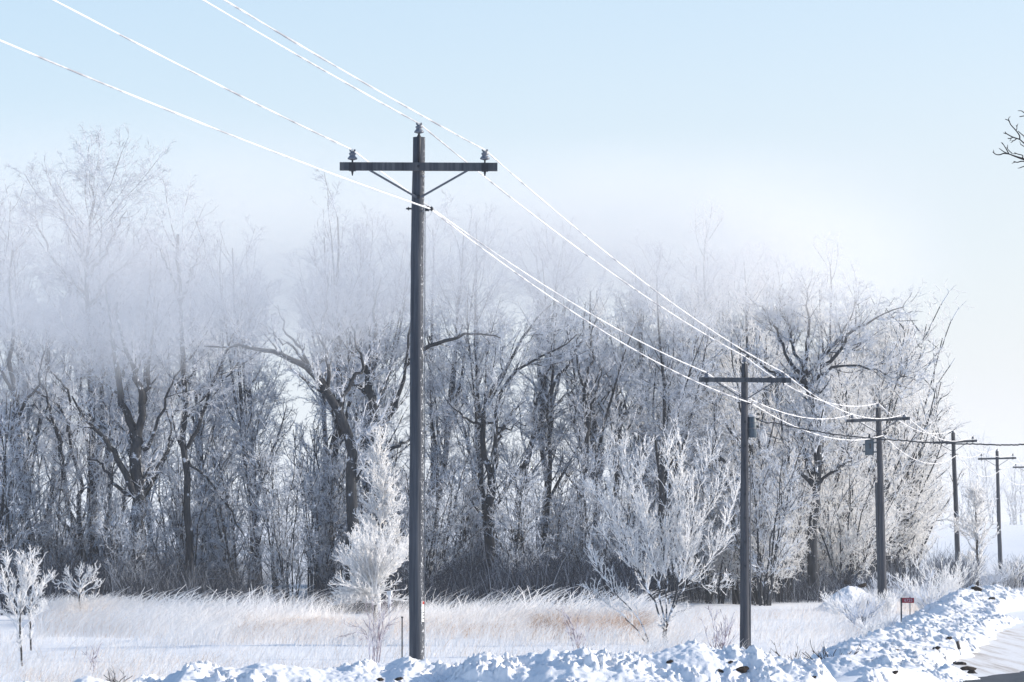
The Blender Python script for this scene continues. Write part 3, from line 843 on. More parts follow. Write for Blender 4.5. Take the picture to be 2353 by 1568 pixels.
tag(o, 'tall frosted cream grass leaning across the field before the wood', 'grass', kind='stuff')

def brush_patch(n, xlo, xhi, dlo, dhi, hlo, hhi, tlo, thi, wid, seed):
    r = np.random.default_rng(seed)
    xs = r.uniform(xlo, xhi, n); ds = r.uniform(dlo, dhi, n)
    X = colx(xs, ds)
    cl = np.array([fbm(a, b, 3.0, 1.4 + seed, 3) for a, b in zip(X, ds)])
    h = r.uniform(hlo, hhi, n) * (1 + 0.6 * cl)
    base = np.column_stack([X, ds, gz_many(X, ds) - 0.03])
    ln = np.column_stack([r.normal(0, 0.3, n) * h, r.normal(0, 0.3, n) * h])
    return blades('b', base, h, ln, np.full(n, wid) * r.uniform(0.6, 1.4, n), np.clip(r.uniform(tlo, thi, n) ** 1.6, 0, 1), 5, 0.2, seed)
BR = [brush_patch(26000, -180, 1480, 112, 124, 0.5, 2.3, 0.0, 0.9, 0.010, 31),
      brush_patch(14000, -180, 1500, 126, 150, 0.8, 2.8, 0.0, 0.9, 0.012, 32),
      brush_patch(9000, 1440, 2000, 128, 146, 0.4, 1.5, 0.1, 1.0, 0.008, 35),
      brush_patch(5000, 1700, 2230, 132, 150, 0.5, 2.0, 0.3, 1.0, 0.008, 33),
      brush_patch(3500, 2140, 2420, 150, 185, 0.4, 1.5, 0.2, 1.0, 0.010, 34)]
off = 0; Vs = []; Qs = []; Ts = []
for v, q, t in BR:
    Vs.append(v); Qs.append(q + off); Ts.append(t); off += len(v)
o = link('undergrowth', np_mesh('undergrowth', np.vstack(Vs), np.vstack(Qs), True, [M_BRUSH], None, np.concatenate(Ts)))
tag(o, 'dark tangled brush along the foot of the wood', 'undergrowth', kind='stuff')

# ------------------------------------------------------------------ small trees and bushes out in the field
def free_tree(name, label, cat, d, basepx, specs, seed, frost=M_FROSTY, dens=(3.0, 3.2, 4.0), lens=(0.4, 0.45, 0.5), twig=0.014, bark=M_LIMB, up=(0.15, 0.1, 0.05), ang=(0.35, 0.8), t0=0.2, k=12, lmax=1.6, sink=0.1, jit=0.02, group=None, stem=None):
    X = colx(basepx, d)
    base = np.array((X, d, terrain(X, d) - sink))
    yb = HORIZON + (EYE - base[2]) * F / d
    sp = []
    for i, (pts, a, b_, sw) in enumerate(specs):
        pts = list(pts)
        if pts[0][1] is None: pts[0] = (pts[0][0], yb)
        sp.append((pts, a, b_, sw))
    L0 = limbs(sp, d, base, k, jit, seed)
    rng = np.random.default_rng(seed)
    P = np.concatenate([g[0] for g in L0]); R = np.concatenate([g[1] for g in L0])
    A, AR = spawn(rng, P, R, dens[0], t0, 1.0, lens[0], ang, 6, 0.08, up[0], 0.6, twig, 0.6, 0.25, lmax)
    B, BR = spawn(rng, A, AR, dens[1], 0.1, 1.0, lens[1], (0.4, 0.9), 5, 0.10, up[1], 0.8, twig * 0.9, 0.7, 0.15, lmax * 0.6)
    parts = [(A, AR, 4, 0), (B, BR, 3, 0)]
    if dens[2]:
        Cc, CR = spawn(rng, B, BR, dens[2], 0.1, 1.0, lens[2], (0.4, 1.0), 3, 0.10, up[2], 0.85, twig * 0.85, 0.7, 0.08, lmax * 0.4)
        parts.append((Cc, CR, 3, 0))
    o = empty(name, base, label, cat, group)
    V, Q, Mi = cat_tubes([(P, R, 7, 0)])
    Mi[:(k - 1) * 7] = 1                       # the stem itself keeps its own bark
    link('trunk', np_mesh(name + '_trunk', V, Q, True, [bark, stem or bark], Mi), o)
    V, Q, Mi = cat_tubes(parts)
    link('crown', np_mesh(name + '_crown', V, Q, True, [frost]), o)
    return o

vase = [([(1528, None), (1529, 1440), (1530, 1428)], 5.5, 4, 0.0)]
for pts, a, b_, sw in [
    ([(610, 1210), (560, 1080), (500, 960), (430, 800), (350, 600), (310, 420), (285, 240)], 3.6, 1.0, 0.4),
    ([(625, 1200), (600, 1050), (570, 900), (530, 760), (515, 560), (490, 360), (505, 170)], 3.8, 1.0, -0.4),
    ([(635, 1210), (640, 1000), (620, 800), (640, 560), (655, 330), (650, 120)], 3.4, 1.0, 0.6),
    ([(640, 1210), (690, 1050), (735, 890), (765, 730), (800, 540), (850, 330), (920, 150)], 4.0, 1.0, -0.3),
    ([(650, 1180), (720, 1050), (800, 930), (890, 850), (980, 690), (1040, 520), (1060, 420)], 3.4, 1.0, 0.5),
    ([(700, 1040), (760, 860), (850, 640), (930, 470), (1000, 330)], 2.6, 0.9, 0.9),
    ([(530, 1350), (500, 1250), (430, 1140), (300, 1000), (210, 850), (165, 760)], 3.0, 0.9, -0.6),
    ([(530, 1350), (390, 1185), (260, 1080), (150, 980)], 2.4, 0.8, -0.2),
    ([(560, 1080), (470, 900), (370, 720), (270, 520), (180, 400)], 2.6, 0.9, 0.2),
    ([(500, 960), (400, 850), (300, 720), (220, 650)], 2.2, 0.8, -0.5),
    ([(655, 1200), (700, 1150), (780, 1120)], 1.6, 0.7, -0.4),
    ([(760, 1000), (840, 975), (910, 985), (990, 945)], 1.8, 0.8, -0.5),
    ([(770, 960), (880, 1000), (960, 1010), (1015, 990)], 1.6, 0.8, 0.2),
    ([(590, 1010), (540, 700), (420, 420), (380, 160)], 2.4, 0.9, 0.9),
    ([(650, 1100), (700, 760), (720, 450), (735, 130)], 2.6, 0.9, 0.9)]:
    vase.append((m1(c6, *pts), a * 0.62, b_ * 0.6, sw))
free_tree('frosted_vase_tree', 'vase shaped white frosted small tree with many upright branches left of second pole', 'small tree', 85, 1528, vase, 51, dens=(11.0, 9.0, 9.0), lens=(0.25, 0.45, 0.42), twig=0.0100, lmax=1.0, t0=0.22, bark=M_LIMB, stem=M_BARE, k=14)

spire = [([(872, None), (872, 1300), (873, 1180), (872, 1080), (872, 1022)], 3.5, 1.0, 0.0)]
r = random.Random(3)
for i in range(90):
    t = r.uniform(0.12, 0.97)
    y = 1385 - t * 350
    w = (1 - t) ** 0.62 * 98 * r.uniform(0.6, 1.0) + 5
    if t > 0.5: w *= 0.95
    s = r.choice((-1, 1)) * r.uniform(0.35, 1.0)
    rise = 12 + 40 * (1 - t) * r.uniform(0.5, 1.2) + 14 * t
    spire.append(([(872, y), (872 + s * w * 0.5, y - rise * 0.4), (872 + s * w, y - rise)], 1.6, 0.8, r.uniform(-1, 1) * w / 66 * 1.0))
free_tree('frosted_spire_tree', 'narrow white frosted tree with a pointed spire top beside nearest pole', 'small tree', 108, 872, spire, 52, dens=(9.0, 8.0, 7.0), lens=(0.5, 0.5, 0.5), twig=0.018, lmax=0.8, t0=0.1, k=9, bark=M_FROSTP)
dome = [([(862, None), (861, 1395), (862, 1372)], 4.5, 3.5, 0.0)]
for i in range(22):
    u_ = r.uniform(-1, 1)
    dome.append(([(862, 1384), (862 + u_ * 45, 1378), (858 + u_ * 96, 1386 - 22 * r.random() + 6 * abs(u_))], 1.6, 0.8, r.uniform(-1.2, 1.2)))
for i in range(44):
    a = r.uniform(-1.62, 1.62); q = r.uniform(0.75, 1.0)
    ex, ey = 856 + math.sin(a) * 92 * q, 1335 - max(-0.3, math.cos(a)) * 125 * q + (30 if abs(a) > 1.2 else 0)
    dome.append(([(862, 1366), (862 + (ex - 862) * 0.35, 1366 + (ey - 1366) * 0.5), (ex, ey)], 1.8, 0.8, r.uniform(-1.3, 1.3)))
free_tree('frosted_dome_tree', 'round topped white frosted bushy tree low before the spire tree', 'small tree', 103, 862, dome, 53, dens=(8.0, 8.0, 8.0), lens=(0.4, 0.45, 0.5), twig=0.0125, lmax=0.8, t0=0.2, k=9, bark=M_FROSTP, stem=M_BARE)

s1 = [([(52, None), (47, 1480), (46, 1420), (47, 1380)], 2.4, 1.8, 0.0)]
for pts in [[(46, 1440), (30, 1405), (12, 1360), (2, 1330)], [(46, 1420), (38, 1370), (22, 1320), (20, 1290)], [(47, 1400), (52, 1350), (44, 1310), (48, 1282)], [(48, 1400), (64, 1350), (78, 1312), (88, 1290)],
            [(47, 1390), (58, 1330), (62, 1300), (72, 1278)], [(48, 1430), (75, 1395), (95, 1368), (106, 1350)], [(47, 1435), (25, 1420), (5, 1405), (-12, 1390)], [(47, 1450), (70, 1425), (92, 1408)], [(47, 1410), (20, 1370), (-6, 1340), (-20, 1310)]]:
    s1.append((pts, 1.3, 0.7, r.uniform(-0.5, 0.5)))
free_tree('frosted_sapling', 'young frosted sapling on a thin bare stem at the left edge', 'sapling', 72, 52, s1, 54, dens=(20.0, 14.0, 8), lens=(0.24, 0.4, 0.4), twig=0.009, lmax=0.34, t0=0.2, k=9, jit=0.006, ang=(0.3, 0.7), bark=M_FROSTP, stem=M_BARE)
s2 = [([(71, None), (69, 1440), (69, 1390)], 2.2, 1.6, 0.0)]
for pts in [[(69, 1400), (60, 1365), (56, 1330), (60, 1300)], [(69, 1410), (82, 1370), (98, 1345), (112, 1330)], [(69, 1390), (76, 1350), (84, 1318)], [(69, 1420), (88, 1400), (100, 1390)], [(69, 1400), (52, 1385), (40, 1370)]]:
    s2.append((pts, 1.5, 1.0, r.uniform(-0.5, 0.5)))
free_tree('frosted_sapling', 'smaller frosted sapling just behind the left edge sapling', 'sapling', 82, 71, s2, 55, dens=(18.0, 14.0, 8), lens=(0.26, 0.4, 0.4), twig=0.009, lmax=0.34, t0=0.2, k=9, jit=0.006, ang=(0.3, 0.7), bark=M_FROSTP, stem=M_BARE)
s3 = [([(183, None), (184, 1400), (182, 1375), (184, 1345)], 2.6, 1.6, 0.0)]
for pts in [[(184, 1370), (165, 1350), (148, 1338), (136, 1342)], [(184, 1360), (168, 1335), (158, 1318)], [(184, 1350), (180, 1325), (176, 1308)], [(184, 1355), (205, 1330), (226, 1306)], [(184, 1352), (200, 1325), (206, 1310)],
            [(184, 1368), (210, 1352), (232, 1345)], [(184, 1395), (205, 1382), (222, 1372)], [(184, 1400), (170, 1390), (160, 1385)], [(184, 1405), (200, 1402), (214, 1398)], [(184, 1365), (160, 1352), (150, 1358)], [(184, 1360), (195, 1345), (222, 1330)]]:
    s3.append((pts, 1.5, 1.0, r.uniform(-0.7, 0.7)))
free_tree('frosted_sapling', 'squat frosted sapling with a bushy flat topped crown at left', 'sapling', 101, 183, s3, 56, dens=(12.0, 10.0, 8), lens=(0.34, 0.45, 0.4), twig=0.012, lmax=0.45, t0=0.15, k=9, jit=0.008, bark=M_FROSTP, stem=M_BARE)

rt = [([(2245, None), (2246, 1280), (2243, 1200), (2240, 1130)], 3.6, 1.2, 0.0)]
for i in range(26):
    t = r.uniform(0.15, 0.95); y = 1335 - t * 205
    s = r.choice((-1, 1)) * r.uniform(0.3, 1.0); w = (48 if t < 0.75 else 30) * (0.65 + 0.5 * math.sin(math.pi * min(t + 0.1, 1)))
    rt.append(([(2245 - 4 * t, y), (2244 + s * w * 0.5, y - 12), (2243 + s * w, y - 30)], 1.4, 0.8, r.uniform(-1.5, 1.5)))
free_tree('frosted_roadside_tree', 'small white frosted tree with dark stem between fourth and fifth poles', 'small tree', 150, 2245, rt, 57, dens=(7.0, 7.0, 6.0), lens=(0.5, 0.5, 0.5), twig=0.021, lmax=1.0, t0=0.15, k=9, bark=M_FROSTP, stem=M_BARE)

bush1 = []
for ex, ey in [(812, 1438), (838, 1400), (855, 1405), (872, 1430), (888, 1395), (902, 1388), (915, 1420), (825, 1470), (800, 1456), (845, 1440), (895, 1450), (880, 1410)]:
    bush1.append(([(862, None), (862 + (ex - 862) * 0.35, 1470 + (ey - 1470) * 0.3), (ex, ey)], 0.9, 0.5, r.uniform(-0.5, 0.5)))
M_MAUVE = mat_frost('thinly frosted stems', amount=0.50, white=(0.72, 0.70, 0.76), dark=(0.28, 0.22, 0.25), scale=5, trans=0.15)
free_tree('bare_bush', 'sparse thin stemmed mauve grey bush just behind the snow bank', 'bush', 60, 862, bush1, 58, frost=M_MAUVE, bark=M_MAUVE, dens=(5.0, 4.0, 0), lens=(0.35, 0.45, 0), twig=0.004, lmax=0.45, t0=0.3, k=8)
def stem_bush(label, d, bx, h, wd, n, seed, frost, twig=0.007, group=None, name='bare_bush'):
    q = random.Random(seed); sp = []
    pm = F / d
    X = colx(bx, d); yb = HORIZON + (EYE - terrain(X, d)) * pm
    for i in range(n):
        ex = bx + q.uniform(-1, 1) * wd * pm; ey = yb - h * pm * q.uniform(0.55, 1.0)
        b0 = bx + q.uniform(-0.25, 0.25) * wd * pm
        sp.append(([(b0, None), (b0 + (ex - b0) * 0.3, yb + (ey - yb) * 0.4), (ex, ey)], 1.0 * pm / 90 * 1.2, 0.6 * pm / 90, q.uniform(-0.6, 0.6)))
    return free_tree(name, label, 'bush', d, bx, sp, seed, frost=frost, bark=frost, dens=(4.0, 4.0, 0), lens=(0.4, 0.45, 0), twig=twig, lmax=0.6, t0=0.2, k=8, group=group)
stem_bush('dry upright stems standing between the vase tree and second pole', 74, 1655, 1.25, 0.45, 14, 61, M_MAUVE)
stem_bush('low dark arching bramble right of the second pole base', 62, 1835, 0.62, 0.75, 16, 62, M_BARE, 0.006)
stem_bush('low dark twiggy bush at the end of the near snow bank', 58, 1905, 0.55, 0.6, 12, 63, M_BARE, 0.006)
stem_bush('tall dry weed stalks left of the tan grass', 80, 1330, 1.1, 0.5, 9, 64, M_MAUVE, 0.006)
stem_bush('thin dry weed stalks just right of the nearest pole', 58, 1000, 0.75, 0.25, 6, 65, M_MAUVE, 0.005)
stem_bush('thin weed stalks in the snow at the far left', 70, 215, 0.6, 0.2, 5, 66, M_MAUVE, 0.005)
stem_bush('low weed with dark seed heads by the bank left end', 62, 268, 0.32, 0.3, 7, 67, M_BARE, 0.005)
for i, (x, d, h, w) in enumerate([(1975, 96, 1.1, 0.8), (2040, 110, 1.0, 0.7), (2130, 112, 1.6, 1.1), (2095, 116, 1.5, 1.1), (2165, 118, 1.7, 1.0), (2180, 132, 1.8, 1.2), (2020, 118, 1.2, 1.0), (1935, 106, 0.9, 0.8), (2215, 142, 1.7, 1.2), (2280, 150, 1.5, 1.4), (2330, 156, 1.6, 1.4), (2000, 86, 0.7, 0.6), (2150, 104, 1.0, 0.7)]):
    stem_bush('pale frosted bush among the roadside brush at the right', d, x, h, w, 26, 70 + i, M_FROSTY if i % 3 else M_FROST, 0.012, 'frosted bushes in the roadside brush', 'frosted_bush')

# ------------------------------------------------------------------ the bare tree outside the right edge whose twigs enter the picture
S = lambda x, y: ((2300 + x / 7.838) / 1.088, (250 + y / 7.84) / 1.088)
dB = 30.0
bt = []
tr = [(2900, 1700), (2890, 1300), (2860, 900), (2800, 600), (2740, 420)]
bt.append((tr, 60, 22, 0.0))
bt.append(([(2740, 420), (2600, 420), (2480, 405), S(2400, 1290), S(2038, 1165), S(1900, 1120), S(1740, 1060)], 5.5, 1.3, 0))
bt.append(([S(1740, 1060), S(1640, 1050), S(1570, 1075), S(1490, 1070), S(1425, 1020)], 1.6, 1.0, 0))
bt.append(([S(1740, 1060), S(1700, 980), S(1660, 915), S(1610, 840)], 1.5, 0.9, 0))
bt.append(([S(1700, 1045), S(1640, 1015), S(1550, 950)], 1.2, 0.8, 0))
bt.append(([S(2010, 1150), S(2010, 1090), S(1920, 1065), S(1850, 1035)], 1.4, 0.9, 0))
bt.append(([S(1810, 1055), S(1740, 990), S(1700, 930)], 1.1, 0.8, 0))
bt.append(([(2740, 430), (2600, 380), (2460, 340), S(2300, 1050), S(2120, 920), S(1955, 775)], 5, 1.3, 0))
bt.append(([S(1955, 775), S(1950, 700), S(1880, 600), S(1780, 490), S(1740, 410), S(1670, 380)], 1.6, 0.9, 0))
bt.append(([S(1740, 410), S(1735, 380), S(1745, 350)], 1.1, 0.8, 0))
bt.append(([S(1955, 775), S(1830, 735), S(1740, 690), S(1680, 650), S(1668, 625)], 1.5, 1.0, 0))
bt.append(([S(1890, 765), S(1840, 800), S(1795, 805)], 1.1, 0.8, 0)); bt.append(([S(1830, 735), S(1750, 760), S(1720, 750)], 1.1, 0.9, 0))
bt.append(([S(1885, 600), S(1900, 550), S(1885, 495)], 1.0, 0.7, 0))
bt.append(([S(2200, 1230), S(2000, 1205), S(1910, 1225), S(1835, 1208)], 1.4, 1.1, 0)); bt.append(([S(2200, 1260), S(2050, 1300), S(1960, 1332)], 1.3, 1.0, 0))
bt.append(([S(2250, 830), S(2100, 760), S(2000, 680), S(1920, 612)], 1.5, 0.9, 0)); bt.append(([S(2250, 420), S(2100, 320), S(1950, 330)], 1.4, 1.0, 0)); bt.append(([S(2200, 360), S(2050, 260), S(1990, 215)], 1.3, 1.0, 0))
bt.append(([S(2200, 1000), S(2050, 920), S(1970, 870)], 1.3, 0.9, 0))
bt.append(([(2760, 500), (2640, 300), (2560, 150), (2520, 20)], 12, 2, 0)); bt.append(([(2740, 420), (2800, 200), (2850, 0)], 14, 3, 1.0)); bt.append(([(2790, 580), (2950, 380), (3050, 150)], 14, 3, 0.5))
bX = colx(2900, dB); bbase = np.array((bX, dB, terrain(bX, dB) - 0.1))
L0 = limbs(bt, dB, bbase, 14, 0.0, 4)
o = empty('bare_tree', bbase, 'bare frost free branch tips reaching in at the right edge', 'tree')
V, Q, Mi = cat_tubes([(P, R, 8, 0) for P, R in L0[:1]])
link('trunk', np_mesh('bare_tree_trunk', V, Q, True, [M_BARE]), o)
tw = []
rngn = np.random.default_rng(9)
for P, R in L0[1:]:
    tw.append((P, R, 6, 0))
    if R[0, 0] < 0.012 and P.shape[1] > 3:
        A, AR = spawn(rngn, P, R, 5.0, 0.2, 1.0, 0.22, (0.5, 1.0), 4, 0.12, 0.1, 0.8, 0.0038, 0.8, 0.04, 0.16)
        tw.append((A, AR, 4, 0))
V, Q, Mi = cat_tubes(tw)
link('branches', np_mesh('bare_tree_branches', V, Q, True, [M_BARE]), o)

# ------------------------------------------------------------------ distant wood across the far field
rng = np.random.default_rng(404)
n = 70
Xs = rng.uniform(48, 125, n); Ds = rng.uniform(440, 475, n)
P = np.zeros((n, 8, 3)); z = np.linspace(0, 1, 8)
R = np.zeros((n, 8))
for i in range(n):
    h = rng.uniform(7, 12.5) if Xs[i] < 72 else rng.uniform(6, 10)
    P[i] = np.column_stack([Xs[i] + np.cumsum(rng.normal(size=8) * 0.2), np.full(8, Ds[i]), terrain(Xs[i], Ds[i]) - 0.2 + z * h])
    R[i] = 0.18 * (1 - 0.85 * z)
A, AR = spawn(rng, P, R, 1.6, 0.15, 1.0, 0.42, (0.4, 0.9), 6, 0.12, 0.10, 0.55, 0.03, 0.4)
B, BRr = spawn(rng, A, AR, 1.6, 0.15, 1.0, 0.5, (0.4, 1.0), 4, 0.16, 0.04, 0.6, 0.03, 0.5)
Cc, CR = spawn(rng, B, BRr, 1.8, 0.15, 1.0, 0.5, (0.4, 1.0), 3, 0.16, 0.02, 0.6, 0.03, 0.5)
V, Q, Mi = cat_tubes([(P, R, 5, 0), (A, AR, 3, 0), (B, BRr, 3, 1), (Cc, CR, 3, 1)])
o = link('distant_wood', np_mesh('distant_wood', V, Q, True, [M_LIMB, M_FROST], Mi))
tag(o, 'far off pale blue line of trees across the field', 'woodland', kind='stuff')

# ------------------------------------------------------------------ power poles
AX = np.array((math.cos(math.atan2(1530, F)), -math.sin(math.atan2(1530, F)), 0.0))   # along a crossarm, left to right
LN = np.array((math.sin(math.atan2(1530, F)), math.cos(math.atan2(1530, F)), 0.0))    # along the line, away
UP = np.array((0, 0, 1.0))
GP = 'wooden power poles carrying the frosted wires'
# depth, top px (x, y), base px (x, y), arm px y, neutral px y, label
POLES = [(45.0, (963, 316), (957, 1500), 386, 480, 'tallest nearest weathered power pole with a white and red tag low down'),
         (77.4, (1711, 836), (1711, 1497), 874, 926, 'second power pole with a stacked grey transformer on its right side'),
         (115.0, (2018, 937), (2030, 1425), 965, 1001, 'third power pole with a blue grey transformer box on its left side'),
         (154.0, (2190, 995), (2203, 1340), 1016, 1045, 'plain fourth power pole left of the small frosted roadside tree'),
         (192.0, (2291, 1037), (2300, 1330), 1054, 1080, 'fifth power pole with frost mottled lower shaft behind the small roadside tree'),
         (230.0, (2364, 1062), (2372, 1310), 1074, 1098, 'farthest pole with only its left crossarm showing at the right edge')]
attach = {'left': [], 'top': [], 'right': [], 'neutral': []}
def insulator(parent, p, pin_len, body_r=0.075):
    mb = MB()
    p = np.array(p, float)
    prof = [(0.0, 0.35), (0.015, 1.0), (0.035, 0.95), (0.065, 0.62), (0.075, 0.55), (0.09, 0.72), (0.11, 0.70), (0.118, 0.42), (0.135, 0.45)]
    mb.tube([p + UP * h for h, _ in prof], [q * body_r for _, q in prof], 12)
    mb.tube([p + UP * 0.135 - AX * 0.03, p + UP * 0.165 - AX * 0.036], [0.016, 0.012], 6)
    mb.tube([p + UP * 0.135 + AX * 0.03, p + UP * 0.165 + AX * 0.036], [0.016, 0.012], 6)
    o = mb.build('insulator', M_PORC, parent, True)
    mp = MB()
    mp.tube([p - UP * pin_len, p - UP * 0.02, p + UP * 0.01], [0.016, 0.013, 0.013], 8)
    mp.build('pin', M_IRON, o)
    return p + UP * 0.155
YAW = (0.0, 0.0, 12.5, 12.5, 12.5, 12.5)
ROLL = (-0.004, -0.008, 0.034, 0.042, 0.022, 0.0)
for i, (d, top, bse, army, ny, label) in enumerate(POLES):
    ya = math.radians(YAW[i])
    AX = np.array((math.cos(ya), -math.sin(ya), ROLL[i])); LN = np.array((math.sin(ya), math.cos(ya), 0.0))
    T = px(top[0], top[1], d)
    Bp = px(bse[0], bse[1], d)
    slope = (T[:2] - Bp[:2]) / (T[2] - Bp[2])
    gz0 = terrain(Bp[0], Bp[1]) - 0.25
    base = np.array((*(Bp[:2] + slope * (gz0 - Bp[2])), gz0))
    o = empty('power_pole', base, label, 'power pole', GP)
    tp = T - base
    H = tp[2]
    r_top = (0.092, 0.085, 0.10, 0.10, 0.10, 0.10)[i]; r_bot = (0.118, 0.135, 0.165, 0.15, 0.15, 0.15)[i]
    k = 26
    rngp = np.random.default_rng(i)
    zz = np.linspace(0, 1, k)
    wob = np.cumsum(rngp.normal(size=(k, 2)) * 0.004, 0); wob -= np.outer(zz, wob[-1]); 
    sh = MB()
    sh.tube([tp * a + np.array((*w, 0)) for a, w in zip(zz, wob)], [r_bot + (r_top - r_bot) * a for a in zz], 20)
    shaft = sh.build('shaft', M_POLE_NEAR if i == 0 else M_POLE, o, True)
    axis = tp / H
    def at(z): return axis * (z / axis[2])
    za = px(top[0], army, d)[2] - base[2]
    zn = px(top[0], ny, d)[2] - base[2]
    dz = za - H
    side = -LN if i != 9 else LN
    ac = at(za) + side * (r_top + 0.05)
    MB().box(ac, AX * (1.19 if i < 2 else 1.22), LN * 0.045, UP * 0.06).build('crossarm', M_ARM, o)
    for s in (-1, 1):
        b0 = ac + AX * s * 0.74 - UP * 0.058 + side * 0.03
        b1 = at(za - 0.46 if i == 0 else za - 0.5) + side * (r_top + 0.02) + AX * s * 0.03
        MB().tube([b0, b0 * 0.1 + b1 * 0.9, b1], 0.016, 6).build('brace', M_GALV, o)
        c = ac + AX * s * 1.0
        q = MB(); q.box(c - UP * 0.005, AX * 0.05, LN * 0.055, UP * 0.064); q.tube([c - UP * 0.06, c - UP * 0.14], [0.022, 0.008], 6)
        q.build('pin_bracket', M_IRON, o)
        ztop = px(top[0], (350, 858, 953, 1003, 1043, 1066)[i], d)[2] - base[2]
        a = insulator(o, np.array((c[0], c[1], ztop - 0.14)), ztop - 0.14 - c[2])
        attach['left' if s < 0 else 'right'].append(a + base)
    # pole-top pin
    zt = px(top[0], (284, 819, 926, 988, 1031, 1057)[i], d)[2] - base[2]
    br = MB()
    f0 = at(H - 0.42) + side * (r_top + 0.012); f1 = at(H) + side * (r_top * 0.6 + 0.012); f2 = np.array((*(at(H)[:2] + side[:2] * 0.04), zt - 0.16))
    br.tube([f0, at(H - 0.15) + side * (r_top + 0.014), f1, f1 * 0.4 + f2 * 0.6, f2], [0.014, 0.03, 0.034, 0.02, 0.013], 8)
    br.build('top_bracket', M_IRON, o, True)
    attach['top'].append(insulator(o, f2, 0.02) + base)
    for zz_ in (za, H - 0.25, za - 0.44):
        c = at(zz_) + side * (r_top + (0.10 if zz_ == za else 0.012))
        MB().tube([c, c + side * 0.03], 0.022, 8).build('bolt', M_IRON, o)
    # neutral spool
    cn = at(zn) + AX * (r_top + 0.075)
    sp = MB(); sp.box(at(zn) + AX * (r_top + 0.03), AX * 0.035, LN * 0.03, UP * 0.035)
    sp.build('neutral_bracket', M_IRON, o)
    MB().tube([at(zn) - AX * (r_top - 0.01), at(zn) - AX * (r_top + 0.05), at(zn) - AX * (r_top + 0.055), at(zn) - AX * (r_top + 0.07), at(zn) - AX * (r_top + 0.075), at(zn) - AX * (r_top + 0.10)], [0.013, 0.013, 0.026, 0.026, 0.013, 0.012], 6).build('through_bolt', M_IRON, o)
    sq = MB(); sq.tube([cn - AX * 0.03, cn - AX * 0.012, cn + AX * 0.012, cn + AX * 0.03, cn + AX * 0.055], [0.04, 0.026, 0.026, 0.04, 0.012], 10)
    sq.build('spool', M_PORC if i else M_IRON, o, True)
    attach['neutral'].append(cn + base + side * 0.03)
    # extras
    if i == 0:
        zc = px(960, 1405, d)[2] - base[2]
        c = at(zc)
        rr = r_bot * 0.985 + 0.002
        ang0 = math.radians(-52)
        tg = MB()
        n = 6
        def arc(z, a): return np.array((c[0] + rr * math.sin(a), c[1] - rr * math.cos(a), z))
        vs = []; fs = []
        for zi, zv in enumerate((zc - 0.155, zc + 0.155)):
            for q in range(n + 1):
                vs.append(arc(zv, math.radians(40 + 8 * q)))
        for q in range(n): fs.append((q, q + 1, n + 1 + q + 1, n + 1 + q))
        tg._add(vs, fs)
        tagobj = tg.build('tag', M_WHITE, o)
        rr += 0.003
        for nm, z0, z1, a0, a1, mm in [('red_mark', zc + 0.105, zc + 0.150, 48, 84, M_TAGRED), ('print', zc - 0.02, zc - 0.005, 50, 70, M_BLACK), ('print', zc - 0.065, zc - 0.045, 56, 76, M_BLACK), ('print', zc - 0.11, zc - 0.095, 50, 70, M_BLACK)]:
            vs = [arc(z0, math.radians(a0)), arc(z0, math.radians((a0 + a1) / 2)), arc(z0, math.radians(a1)), arc(z1, math.radians(a0)), arc(z1, math.radians((a0 + a1) / 2)), arc(z1, math.radians(a1))]
            MB()._add(vs, [(0, 1, 4, 3), (1, 2, 5, 4)]).build(nm, mm, tagobj)
        # down-lead staple wire and crack
        lw = MB(); lw.tube([at(z) + AX * (r_bot - (r_bot - r_top) * z / H + 0.004) * 0.98 - LN * 0.03 for z in np.linspace(0.3, zn, 14)], 0.007, 5)
        lw.build('ground_wire', M_GALV, o)
        loop = MB(); loop.tube([cn + AX * 0.03, cn + AX * 0.02 - UP * 0.07, cn - AX * 0.03 - UP * 0.13, cn - AX * 0.08 - UP * 0.12], 0.005, 5)
        loop.build('tie_wire', M_HOAR, o)
    if i == 1:
        tr_ = MB(); c = at(zn - 0.62) + AX * (r_top + 0.11) + LN * 0.08
        tr_.tube([c - UP * 0.28, c - UP * 0.27, c + UP * 0.24, c + UP * 0.26], [0.105, 0.12, 0.12, 0.10], 18)
        tr_.tube([c - UP * 0.06, c - UP * 0.02], 0.127, 18, 1); tr_.tube([c + UP * 0.10, c + UP * 0.125], 0.127, 18, 1)
        tro = tr_.build('transformer', [M_CAN, M_GALV], o, True)
        lid = MB(); lid.tube([c + UP * 0.26, c + UP * 0.30, c + UP * 0.335], [0.125, 0.115, 0.05], 18); lid.build('lid', M_HOAR, tro, True)
        MB().tube([c + UP * 0.2 + AX * 0.11, c + UP * 0.22 + AX * 0.2], [0.035, 0.02], 8).build('bushing', M_IRON, tro, True)
        MB().tube([c + AX * 0.11, c + AX * 0.18 + UP * 0.02], [0.04, 0.03], 8).build('bushing', M_IRON, tro, True)
        lp = MB()
        for q, (ox, rz, rx) in enumerate([(0.30, 0.20, 0.06), (0.33, 0.16, 0.045), (0.27, 0.17, 0.05)]):
            cc = c + AX * ox - UP * (0.25 + 0.04 * q)
            lp.tube([cc + AX * rx * math.sin(a) + UP * rz * math.cos(a) + LN * 0.03 * q for a in np.linspace(-2.6 + 0.4 * q, 2.9, 16)], 0.011, 6)
        lp.tube([c + AX * 0.15, c + AX * 0.3 + UP * 0.02, c + AX * 0.36 - UP * 0.03], 0.011, 6)
        lp.build('cable_loop', M_HOAR, o, True)
        cd = MB(); cd.tube([at(z) + AX * (r_bot + 0.012) + side * 0.03 for z in (0.1, zn - 1.6)], 0.018, 8); cd.build('conduit', M_GALV, o, True)
